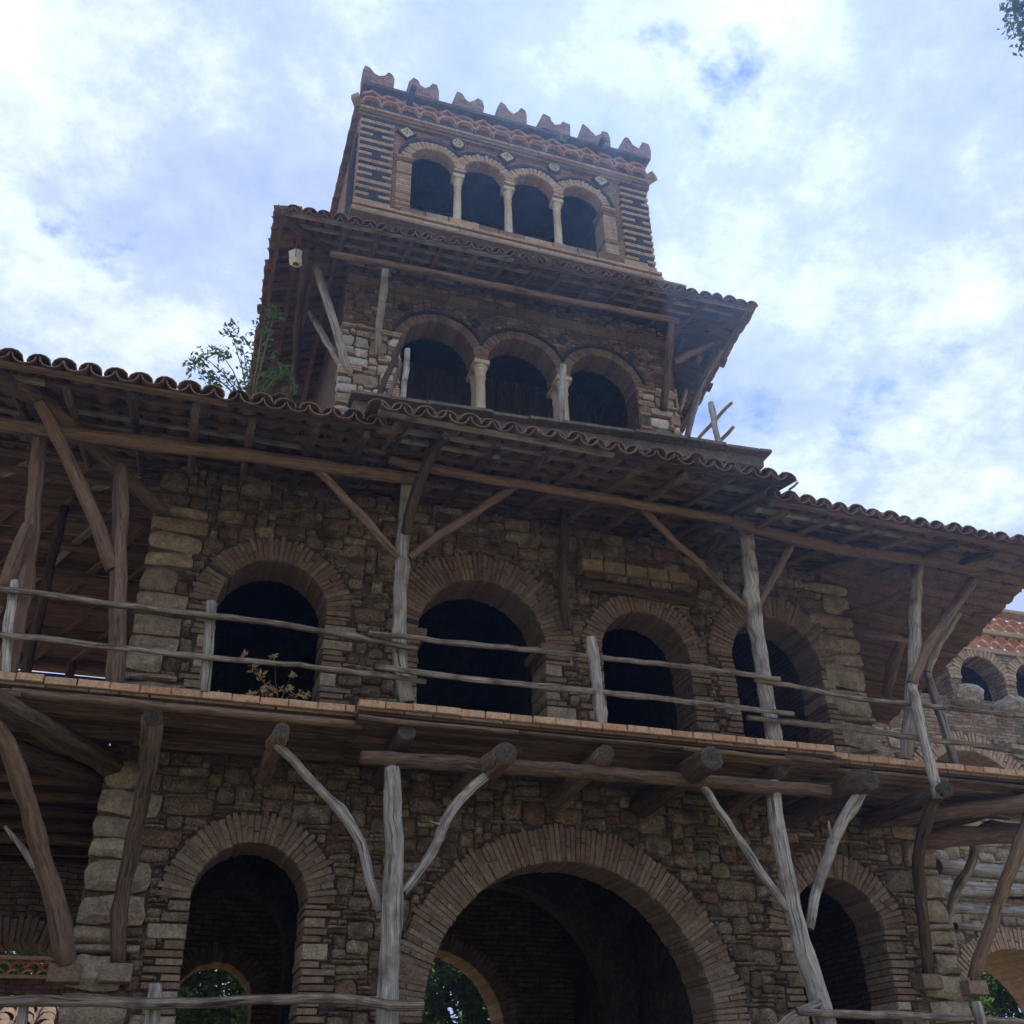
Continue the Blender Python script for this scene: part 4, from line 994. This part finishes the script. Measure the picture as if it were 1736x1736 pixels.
for px, py in ((689, 228), (858, 269), (1017, 309)):
    c = P(px, py, TY)
    for k in range(5):
        a = k * math.pi / 2; d_ = 0 if k == 4 else .055; obj('rosette_petal', DI, tower, (c[0] + math.cos(a) * d_, TY - .07, c[2] + math.sin(a) * d_), None, (1, .02, 1))
# ---- frieze: corbel arches and overlapping half-round tiles, on the front and both flanks
FZ0 = 19.09
fr = obj('frieze', (lambda mb: (mb.box((TX0 - .05, TY - .06, FZ0), (TX1 + .05, TY - .005, ZT - .02)), mb)[1])(MB()).mesh('frieze_back', M_panel), tower)
for z, d in ((FZ0 + .02, .13), (FZ0 - .06, .10), (FZ0 - .13, .07)):
    x = TX0 - .06
    while x < TX1 + .05:
        l_ = min(rng.uniform(.28, .5), TX1 + .08 - x); brick('band_brick', M_buff if d > .1 else M_brick, fr, (x + l_ / 2, TY - d / 2 + .02, z), (l_ - .01, d + .06, .06)); x += l_
n = 16; pt = (TX1 - TX0 + .06) / n
for k in range(n):
    x = TX0 - .03 + (k + .5) * pt
    obj('lattice_tile', ARCTILE, fr, (x, TY - .10, FZ0 + .17), None, (pt * .5, .12, pt * .48))
    brick('corbel', M_brick, fr, (x - pt / 2, TY - .09, FZ0 + .12), (.06, .14, .13))
    obj('lattice_tile', ARCTILE, fr, (x + pt / 2, TY - .08, FZ0 + .31), None, (pt * .5, .05, pt * .40)) if k < n - 1 else None
    obj('lattice_tile', ARCTILE, fr, (x, TY - .08, FZ0 + .45), None, (pt * .5, .05, pt * .34)) if k % 2 else None
    for s in (-1, 1):
        bar('lattice_strip', (x, TY - .085, FZ0 + .61), (x + s * pt * .5, TY - .085, FZ0 + .46), .05, .025, fr, M_lattice) if k % 2 == 0 else None
for k in range(18):     # left flank frieze
    y = TY + .15 + k * .36
    if y < TB: obj('lattice_tile', ARCDARK, fr, (TX0 - .03, y, FZ0 + .20), (0, 0, math.pi / 2), (.19, .2, .19))
for s, x in ((-1, TX0 - .12), (1, TX1 + .1)):
    for q in range(3): brick('corner_tile', M_buff, fr, (x + s * .03, TY - .14 + q * .02, FZ0 + .10 + q * .07), (.16, .2, .03), (0, s * .35, s * .5))
# cornice and merlons
cn = obj('cornice', (lambda mb: (mb.box((TX0 - .06, TY - .20, ZT - .01), (TX1 + .06, TY + .3, ZT + .08)), mb.box((TX0 - .1, TY + .301, ZT - .02), (TX0 + .3, TB, ZT + .12)), mb.box((TX1 - .3, TY + .301, ZT - .02), (TX1 + .1, TB, ZT + .12)), mb.box((TX0 + .301, TB - .4, ZT - .02), (TX1 - .301, TB, ZT + .12)), mb)[4])(MB()).mesh('cornice', M_panel), tower)
def merlon_mesh(seed):
    r = random.Random(seed); j_ = lambda a: r.uniform(-a, a)
    prof = [(-.31, 0), (.31, 0), (.325 + j_(.02), .30 + j_(.03)), (.30 + j_(.03), .47 + j_(.03)), (.17 + j_(.03), .50 + j_(.03)), (.12, .38 + j_(.03)), (.02 + j_(.03), .27 + j_(.03)), (-.09, .34 + j_(.03)), (-.15 + j_(.03), .47 + j_(.03)), (-.26 + j_(.03), .53 + j_(.04)), (-.325 + j_(.02), .38 + j_(.05))]
    n_ = len(prof); V = [(x + (j_(.012) if y > 0 else 0), y, z) for y in (-.17, .17) for x, z in prof]
    Fc = [tuple(range(n_)), tuple(range(2 * n_ - 1, n_ - 1, -1))] + [((k + 1) % n_, k, n_ + k, n_ + (k + 1) % n_) for k in range(n_)]
    return mesh('merlon', V, Fc, M_tbrick)
MERS = [merlon_mesh(40 + s) for s in range(7)]; MER = MERS[0]
for k in range(7):
    x = TX0 + .25 + k * (TX1 - TX0 - .42) / 6
    obj('merlon', MERS[k], tower, (x, TY - .02 + rng.uniform(-.02, .02), ZT + .075), (0, rng.uniform(-.03, .03), rng.uniform(-.06, .06)), (rng.uniform(.96, 1.06), 1, rng.uniform(.9, 1.02)))
    if k: 
        obj('merlon', MER, tower, (TX0 + .1, TY - .1 + k * .95, ZT + .075), (0, 0, math.pi / 2)); obj('merlon', MER, tower, (TX1 - .1, TY - .1 + k * .95, ZT + .075), (0, 0, math.pi / 2))
for px, py in ((700, 150), (1021, 243)):
    c = P(px, py, TY - .4); log('water_spout', [(c[0], TY - .05, ZT - .10), (c[0], TY - .5, ZT - .12)], .075, tower, M_lava, knots=0, wob=0, rough=.02)

# ---- skirt roof round the tower
EY, EZ2 = .08, 14.50
X0e, X1e = .32, 8.95
SB = 5.6
def skirt():
    sr = obj('skirt_roof', mesh('skirt_boards', [(X0e + .3, EY + .25, EZ2 + .0), (X1e - .2, EY + .25, EZ2 + .2), (TX1 + .05, TY - .02, 15.02), (TX0 - .05, TY - .02, 15.02), (X0e + .3, EY + .25, EZ2 + .02), (X1e - .2, EY + .25, EZ2 + .22), (TX1 + .05, TY - .02, 15.04), (TX0 - .05, TY - .02, 15.04)], BOXF, M_dwood), tower)
    sl_ = .36
    tile_field(sr, (X0e, EY, EZ2 - .13), (X1e, EY, EZ2 + .13), (0, 1.4, 1.4 * sl_), pitch=.245, rows=4, clip=lambda p: p[0] > X0e + .05 + (p[1] - EY) and p[0] < X1e + .05 - (p[1] - EY) * .8)
    for d in (.05, .36, .68, 1.0, 1.3):
        xa = X0e + d
        while xa < X1e - d * .8:
            l_ = min(rng.uniform(1.8, 3.2), X1e - d * .8 - xa + .05); bar('batten', (xa, EY + d, EZ2 + d * sl_ - .035 + (xa - 4.6) * .03), (xa + l_, EY + d, EZ2 + d * sl_ - .035 + (xa + l_ - 4.6) * .03), .075, .035, sr, rng.choice([M_bwood, M_wood])); xa += l_
    x = TX0 - .25
    while x < TX1 + .5:
        log('rafter', [(x, EY + .12, EZ2 - .07 + (x - 4.6) * .03), (x + .02, TY - .02, 14.92)], .055, sr, M_bwood, sides=8, step=.5); x += rng.uniform(.5, .62)
    # left flank
    eL0, eL1 = np.array([X0e, EY, EZ2 - .13]), np.array([X0e + .12, 7.6, EZ2 - .1])
    tile_field(sr, eL1, eL0, (1.36, 0, 1.36 * sl_), pitch=.25, rows=4, clip=lambda p: p[1] > EY + (p[0] - X0e) + .12)
    eR0, eR1 = np.array([X1e, EY, EZ2 + .13]), np.array([X1e + .9, 7.6, EZ2 + .1])
    tile_field(sr, eR0, eR1, (-1.2, .1, 1.2 * sl_), pitch=.25, rows=4, clip=lambda p: p[1] > EY + (X1e - p[0]) * 1.25 + .1)
    for d in (.08, .42, .76, 1.1):
        bar('batten', eL0 + (d, d, d * sl_ - .04), eL1 + (d, 0, d * sl_ - .04), .08, .035, sr, M_bwood)
        bar('batten', eR0 + (-d, d, d * sl_ - .04), eR1 + (-d, 0, d * sl_ - .04), .08, .035, sr, M_bwood)
    for k in range(13):
        y = 1.3 + k * .5
        log('rafter', [(X0e + .12, y, EZ2 - .19), (TX0 - .02, y + .02, 14.92)], .05, sr, M_dwood, sides=7, step=.5)
        log('rafter', [(X1e - .1 + k * .06, y, EZ2 - .07), (TX1 + .02, y - .02, 14.92)], .05, sr, M_dwood, sides=7, step=.5)
        for side in (0, 1):     # soffit planks
            if side == 0: xa, xb = X0e + .15, TX0 - .01
            else: xa, xb = TX1 + .12, X1e - .15 + k * .06
            ya, yb = y - .24, y + .25
            za, zb = (EZ2 - .09, 14.99) if side == 0 else (14.99, EZ2 + .13)
            V = [(xa, ya, za), (xb, ya, zb), (xb, yb, zb), (xa, yb, za)]; V = V + [(p[0], p[1], p[2] + .02) for p in V]
            obj('plank', mesh('plank', V, BOXF, M_dwood, uv=[(p[1], p[0]) for p in V]), sr)
    log('hip_beam', [(X0e + .12, EY + .15, EZ2 - .2), (TX0, TY, 14.9)], .075, sr, M_dwood); log('hip_beam', [(X1e - .12, EY + .15, EZ2 - .1), (TX1, TY, 14.9)], .075, sr, M_dwood)
    log('skirt_beam', [P(560, 430, .5), P(663, 449, .5), P(900, 497, .5), P(1150, 545, .5)], .07, sr, M_bwood, sides=9, step=.4)
    log('skirt_beam', [P(520, 425, .6), P(505, 560, 2.6), P(500, 660, 4.6)], .08, sr, M_dwood, sides=9, step=.4)
    for pts, r_, mt in [([(592, 640, TY + .0), (565, 545, 1.25), tuple([535, 452, PZ(535, 452, 14.45)[1]])], .085, M_wood), ([(588, 632, TY + .1), (560, 590, 1.75), tuple([526, 530, PZ(526, 530, 14.45)[1]])], .065, M_wood),
                        ([(639, 602, TY - .06), (645, 540, 1.0), (654, 456, .5)], .07, M_wood), ([(1125, 696, TY - .06), (1130, 640, 1.1), (1138, 548, .5)], .085, M_dwood),
                        ([(1165, 742, 2.2), (1190, 650, 2.0), tuple([1222, 590, PZ(1222, 590, 14.4)[1]])], .075, M_wood), ([(1150, 700, 2.6), (1170, 640, 2.6), tuple([1190, 600, PZ(1190, 600, 14.5)[1]])], .06, M_wood), ([(1142, 614, 1.2), (1175, 598, 1.2), (1212, 580, 1.2)], .075, M_bwood)]:
        log('strut', T(pts), r_, sr, mt, knots=2)
skirt()
# round clay pot stones at the left strut foot
for k in range(2):
    c = P(578, 628 + k * 12, TY + .1); obj('corbel', rock_mesh(M_brick, 1, k), tower, c, None, (.2, .12, .13))

# ================================================================== RAILINGS AND LOOSE THINGS
def railing(label, rails, posts, base, group='rustic pole railings'):
    t = thing('pole_railing', base, label, 'railing', group)
    for pts, r_ in rails: log('rail', T(pts), r_ * .92, t, M_rail, rough=.13, knots=6, sides=8, wob=.007)
    for pts, r_ in posts: log('rail_post', T(pts), r_, t, M_wood, rough=.08, knots=6, sides=9)
    return t
RY = -1.46
railing('grey pole railing along the balcony left of the middle post', [([(-60, 994, RY), (60, 1006, RY), (200, 1025, RY), (360, 1044, RY), (480, 1058, RY), (600, 1080, RY), (708, 1100, RY)], .045), ([(-60, 1070, RY), (60, 1082, RY), (200, 1098, RY), (360, 1115, RY), (480, 1125, RY), (610, 1140, RY), (722, 1156, RY)], .042)],
        [([(358, 1020, -1.37), (353, 1090, -1.37), (347, 1174, -1.37)], .065), ([(24, 985, -1.36), (20, 1010, -1.36), (10, 1150, -1.36)], .05)], (-.5, -1.4, 5.6))
RC = -1.58
railing('grey pole railing in front of the middle arch on the balcony', [([(625, 1073, -1.52), (720, 1084, RC), (860, 1098, RC), (1000, 1113, RC), (1160, 1130, RC), (1322, 1151, RC)], .043), ([(637, 1130, -1.52), (740, 1144, RC), (880, 1160, RC), (1000, 1172, RC), (1180, 1192, RC), (1345, 1211, RC)], .045)],
        [([(1002, 1080, RC - .06), (1010, 1140, RC), (1019, 1232, RC + .03)], .075)], (4.7, -1.6, 5.6))
railing('grey pole railing right of the middle bay with a post hanging over the edge', [([(1277, 1152, -1.5), (1360, 1166, -1.5), (1450, 1184, -1.5), (1545, 1194, -1.48), (1640, 1203, -1.48), (1800, 1222, -1.48)], .043), ([(1265, 1216, -1.5), (1360, 1226, -1.5), (1450, 1236, -1.5), (1545, 1250, -1.48), (1640, 1262, -1.48), (1800, 1285, -1.48)], .045)],
        [([(1545, 1164, -1.55), (1565, 1250, -1.56), (1578, 1300, -1.56), (1590, 1356, -1.57)], .075)], (9, -1.45, 5.6))
LY = -1.56
railing('peeling horizontal pole at the bottom left in front of the arch', [([(-60, 1696, LY), (120, 1697, LY), (300, 1700, LY), (450, 1694, LY), (580, 1692, LY), (660, 1704, LY), (718, 1704, LY)], .055)],
        [([(264, 1668, -1.45), (258, 1736, -1.45), (252, 1800, -1.45)], .065), ([(42, 1690, -1.45), (34, 1760, -1.45), (30, 1800, -1.45)], .05)], (.5, -1.56, 1.65))
railing('horizontal pole at the bottom right beside the leaning forked post', [([(1350, 1714, LY), (1400, 1718, LY), (1480, 1720, LY), (1600, 1724, LY), (1740, 1734, LY), (1820, 1742, LY)], .05)],
        [([(1655, 1698, LY - .06), (1664, 1736, LY - .06), (1675, 1790, LY - .06)], .065)], (8, -1.56, 1.65))
def pole(pts, r_, label, mat=None):
    o = log('loose_pole', T(pts), r_, None, mat or M_wood, rough=.08, knots=2, sides=8); return tag(o, label, 'pole', 'broken poles on the upper terrace')
pole([(634, 690, -.2), (655, 640, -.1), (684, 570, .0)], .055, 'dark leaning pole, longest before the whitewashed tower pier', M_dwood)
pole([(655, 690, -.2), (668, 650, -.15), (680, 618, -.1)], .035, 'thin short brown stick between two poles before the tower pier', M_bwood)
pole([(680, 695, -.25), (686, 650, -.25), (691, 592, -.25)], .05, 'pale split pole nearest the left arch of the tower')
pole([(952, 722, -.25), (953, 670, -.25), (955, 620, -.25)], .065, 'pale upright post standing before the second tower column')
pole([(1222, 762, -.25), (1212, 725, -.25), (1205, 683, -.25)], .06, 'upright grey post at the right end of the terrace')
pole([(1172, 758, -.1), (1205, 720, -.1), (1240, 683, -.1)], .035, 'longer crossing stick tied behind the right terrace post', M_bwood)
pole([(1205, 762, -.1), (1225, 744, -.1), (1243, 724, -.1)], .035, 'shorter stick right of the right terrace post', M_bwood)
# broken tile and stick on the right roof
o = obj('loose_tile', CAPS[0], None, P(1358, 850, -2.3), (-.5, .1, .4), (1.2, .8, 1.2)); tag(o, 'loose orange tile tipped up on the right roof edge', 'roof tile')
o = log('loose_stick', T([(1338, 830, -2.2), (1352, 818, -2.2)]), .02, None, M_dwood, knots=0, step=.1); tag(o, 'tiny dark stick poking up beside the tipped tile', 'stick')
# lantern under the tower eave
lc = PZ(503, 437, 14.18)
lt = thing('lantern', lc, 'small white lantern hanging under the left corner of the tower eave', 'lantern')
def lantern():
    n_ = 6; V = []; Fc = []
    for rr, z in ((.02, .17), (.16, .06), (.13, -.10), (.06, -.15)):
        for s in range(n_): a = 2 * math.pi * s / n_ + .3; V.append((lc[0] + math.cos(a) * rr, lc[1] + math.sin(a) * rr, lc[2] + z))
    for i, nm in ((0, 'cap'), (1, 'pane'), (2, 'base')):
        for s in range(n_):
            q = [V[i * n_ + s], V[i * n_ + (s + 1) % n_], V[(i + 1) * n_ + (s + 1) % n_], V[(i + 1) * n_ + s]]; q = np.array(q)
            if nm == 'pane': q = q.mean(axis=0) + (q - q.mean(axis=0)) * .88
            c = q.mean(axis=0); nn = np.cross(q[1] - q[0], q[2] - q[0]); nn = nn / np.linalg.norm(nn) * .006
            VV = [*(q - c), *(q - c + nn)]
            obj(nm, mesh(nm, VV, BOXF, M_metal), lt, c)
    for s in range(n_): log('rib', [V[n_ + s], V[2 * n_ + s]], .008, lt, M_iron, sides=5, knots=0, wob=0)
    log('hanger', [lc + (0, 0, .15), lc + (0, 0, .36)], .012, lt, M_iron, sides=5, knots=0, wob=0)
lantern()
# two boulders on the ruined loggia sill
for px, py, s, lb in ((1640, 1180, .95, 'big pale boulder on the ruined loggia sill nearer the house'), (1714, 1198, .9, 'second pale boulder on the loggia sill, by the picture edge')):
    c = P(px, py, 5.3)
    def boulder():
        r = random.Random(px); import bmesh
        bm = bmesh.new(); bmesh.ops.create_icosphere(bm, subdivisions=3, radius=.5)
        from mathutils import noise as mn
        for v in bm.verts:
            q = v.co * 2.2 + Vector((px, 0, 0)); v.co *= 1 + .45 * mn.noise(q) + .22 * mn.noise(q * 2.7) + .1 * mn.noise(q * 6)
            if v.co.z < -.3: v.co.z = -.3
        me = bpy.data.meshes.new('boulder'); bm.to_mesh(me); bm.free(); me.materials.append(M_boulder); return me
    o = obj('boulder', boulder(), None, c, (0, 0, px), (s * .72, s * .6, s * .58)); tag(o, lb, 'boulder', 'boulders on the loggia sill')

# ================================================================== PLANTS
def shrub(name, base, h, label, cat, clumps, per, size, mat, stems, narrow=.42, group=None, sr=.02, part='foliage'):
    t = thing(name, base, label, cat, group); base = np.asarray(base)
    for k, s in enumerate(stems): log('stem', [base + np.array([0, 0, -.05])] + [np.asarray(q) for q in s], sr, t, M_bwood, r1=sr * .4, sides=6, knots=0, step=.15)
    leaves(clumps, per, size, part, mat, t, narrow); return t
b0 = P(425, 690, -1.7)
cl = []; st = []
for px, py, r_ in [(345, 605, .16), (330, 620, .12), (375, 600, .14), (390, 560, .13), (410, 585, .15), (425, 620, .17), (380, 640, .16), (445, 560, .16), (448, 600, .14), (462, 640, .13), (440, 655, .16), (485, 630, .1), (492, 665, .12), (410, 655, .15), (465, 530, .12), (355, 640, .1)]:
    p = P(px, py, -1.7 + rng.uniform(-.3, .3)); cl.append((p, r_)); st.append([b0 * .4 + p * .6 + (0, 0, .06), p])
shrub('roof_shrub', b0, 1.4, 'leafy green shrub growing out of the left roof tiles', 'shrub', cl, 50, .075, M_leaf, st, .42, sr=.011)
b0 = P(470, 1200, -1.25); cl = []; st = []
for px, py, r_ in [(430, 1135, .05), (440, 1150, .05), (455, 1165, .06), (470, 1172, .06), (490, 1168, .06), (505, 1178, .06), (520, 1178, .04), (465, 1112, .035), (495, 1145, .04), (425, 1180, .05), (415, 1112, .03), (445, 1172, .05), (368, 1178, .025)]:
    p = P(px, py, -1.3); cl.append((p, r_ * 1.0)); st.append([b0 * .5 + p * .5 + (0, 0, .04), p])
shrub('dry_plant', b0, .5, 'withered plant with curled tan leaves on the balcony floor', 'plant', cl, 12, .07, M_dry, st, .4, sr=.006)
def tuft(px, py, Y, h, label, n_=26):
    c = P(px, py, Y); V = []; Fc = []; rn = []
    for _ in range(n_):
        a = rng.uniform(0, 6.28); l_ = h * rng.uniform(.5, 1.1); b_ = c + np.array([rng.uniform(-.05, .05), rng.uniform(-.04, .04), 0]); d = np.array([math.cos(a) * .5, math.sin(a) * .5, .8]) * l_
        k = len(V); V += [b_ + (-.008, 0, 0), b_ + (.008, 0, 0), b_ + d * .6 + (.006, 0, 0), b_ + d + (0, 0, -l_ * .25)]; Fc += [(k, k + 1, k + 2), (k, k + 2, k + 3)]; rn += [rng.random()] * 4
    V = np.array(V); o = obj('grass_tuft', mesh('grass_tuft', V - c, Fc, M_grass, rnd=rn), None, c); tag(o, label, 'grass', 'grass tufts on the tower')
tuft(955, 238, TY - .32, .26, 'green tuft growing from the tower frieze', 60); tuft(930, 446, .05, .2, 'pale tuft on the tower eave, right of the other'); tuft(906, 440, .05, .16, 'pale tuft on the tower eave, left of the other'); tuft(1112, 484, .1, .14, 'small yellowish tuft near the right end of the tower eave')
def tree(base, h, crown_c, crown_r, label, mat, nclump=60, per=150, size=.14, name='leafy_tree', group='trees around the house', trunk_r=.2):
    t = thing(name, base, label, 'tree', group); base = np.asarray(base, float); cc = np.asarray(crown_c, float); cr_ = np.asarray(crown_r, float)
    log('trunk', [base, base * .55 + cc * .45 + (rng.uniform(-.2, .2), rng.uniform(-.2, .2), 0), cc + (0, 0, cr_[2] * .4)], trunk_r, t, M_dwood, r1=trunk_r * .3, sides=10, step=.5)
    cl = []
    for _ in range(nclump):
        d = np.array([rng.gauss(0, 1) for _ in range(3)]); d /= np.linalg.norm(d); q = cc + d * cr_ * rng.uniform(.45, 1.0); cl.append((q, min(cr_) * rng.uniform(.16, .32)))
    for c_, _ in cl[:14]: log('limb', [cc - (0, 0, cr_[2] * rng.uniform(.2, .6)), cc * .5 + c_ * .5, c_], trunk_r * .3, t, M_dwood, r1=.02, sides=6, step=.5, knots=0)
    leaves(cl, per, size, 'crown', mat, t, .5); return t
def garden_tree(px, py, Y, r_, label, mat, **kw):
    c = P(px, py, Y); tree((c[0], Y, 1.6), 5, c, r_, label, mat, **kw)
garden_tree(790, 1720, 11, (2.6, 2.0, 2.2), 'dark bushy tree seen through the big middle arch', M_leaf, nclump=170, per=170, size=.17)
garden_tree(350, 1700, 10, (1.8, 1.5, 1.7), 'green tree seen through the left ground floor arch', M_leaf, nclump=130, per=160)
garden_tree(40, 1640, 12, (2.2, 2.0, 2.0), 'sunlit tree beyond the left gallery arch', M_leaf, nclump=130, per=160)
garden_tree(1400, 1720, 12, (2.0, 2.0, 1.8), 'tree glimpsed through the right ground floor arch', M_leaf, nclump=120, per=160)
garden_tree(1725, 1690, 11, (2.4, 2.0, 2.0), 'bright tree below the ruined loggia at the right edge', M_leaf, nclump=140, per=160)
c = P(1772, -40, -3.5)
tree((c[0] + 2.2, -3.0, 0), 20, c + np.array([2.0, .3, .6]), (2.0, 1.8, 1.9), 'dark tree branch tips in the upper right corner', M_leaf2, nclump=70, per=120, size=.16, name='tall_tree', trunk_r=.28)
# long grass at the left arch
# garden wall with tile lattice and a low tiled roof, seen under the left gallery
gw2 = thing('garden_wall', P(60, 1700, 9.0) * (1, 1, 0) + (0, 0, 1.65), 'low garden wall topped with terracotta lattice seen beyond the left gallery', 'wall')
def gardenwall():
    Y = 9.0; a = P(5, 1665, Y); b = P(110, 1665, Y); z0 = P(60, 1660, Y)[2]; z1 = P(60, 1628, Y)[2]
    xa, xb = a[0] - 2, b[0] + .6
    boxobj('wall', (xa, Y, 1.66), (xb, Y + .3, z0), M_sidebrick, gw2)
    for z in (z0 + .03, z1 + .03): brick('course', M_buff, gw2, ((xa + xb) / 2, Y + .12, z), (xb - xa, .4, .06))
    s = (z1 - z0 - .06) / 2; x = xa + .2
    while x < xb - .1:
        for row in range(2): obj('lattice_tile', ARCTILE, gw2, (x + row * s * .5, Y + .15, z0 + .06 + row * s), None, (s, .22, s))
        x += s * 2.0
gardenwall()
lr = thing('low_tiled_roof', P(40, 1720, 7.0), 'small sunlit clay tile roof low at the left edge', 'roof')
def lowroof():
    a = P(-60, 1712, 7.5); b = P(84, 1712, 7.5); z = a[2]
    e0 = np.array([a[0], 6.6, z - .45]); e1 = np.array([b[0], 6.6, z - .45])
    boxobj('wall', (a[0], 7.2, 1.66), (b[0], 7.9, z - .35), M_sidebrick, lr); tile_field(lr, e0, e1, (0, 1.2, .5), pitch=.25, rows=4)
lowroof()

# ================================================================== LENS VEIL
def veil_haze():  # thin blue volume added to stand in for veiling glare of the lens
    m = bpy.data.materials.new('lens_veil_volume'); m.use_nodes = True; t = m.node_tree; t.nodes.clear()
    out = N('ShaderNodeOutputMaterial', t); v = N('ShaderNodeVolumePrincipled', t)
    v.inputs['Color'].default_value = (.27, .48, 1.0, 1); v.inputs['Density'].default_value = .0015; v.inputs['Anisotropy'].default_value = .68
    t.links.new(v.outputs[0], out.inputs['Volume'])
    mb = MB(); mb.box((-405, -405, -1.0), (405, 405, 26.0))
    tag(obj('veil_haze', mb.mesh('veil_haze', m)), kind='stuff')
veil_haze()
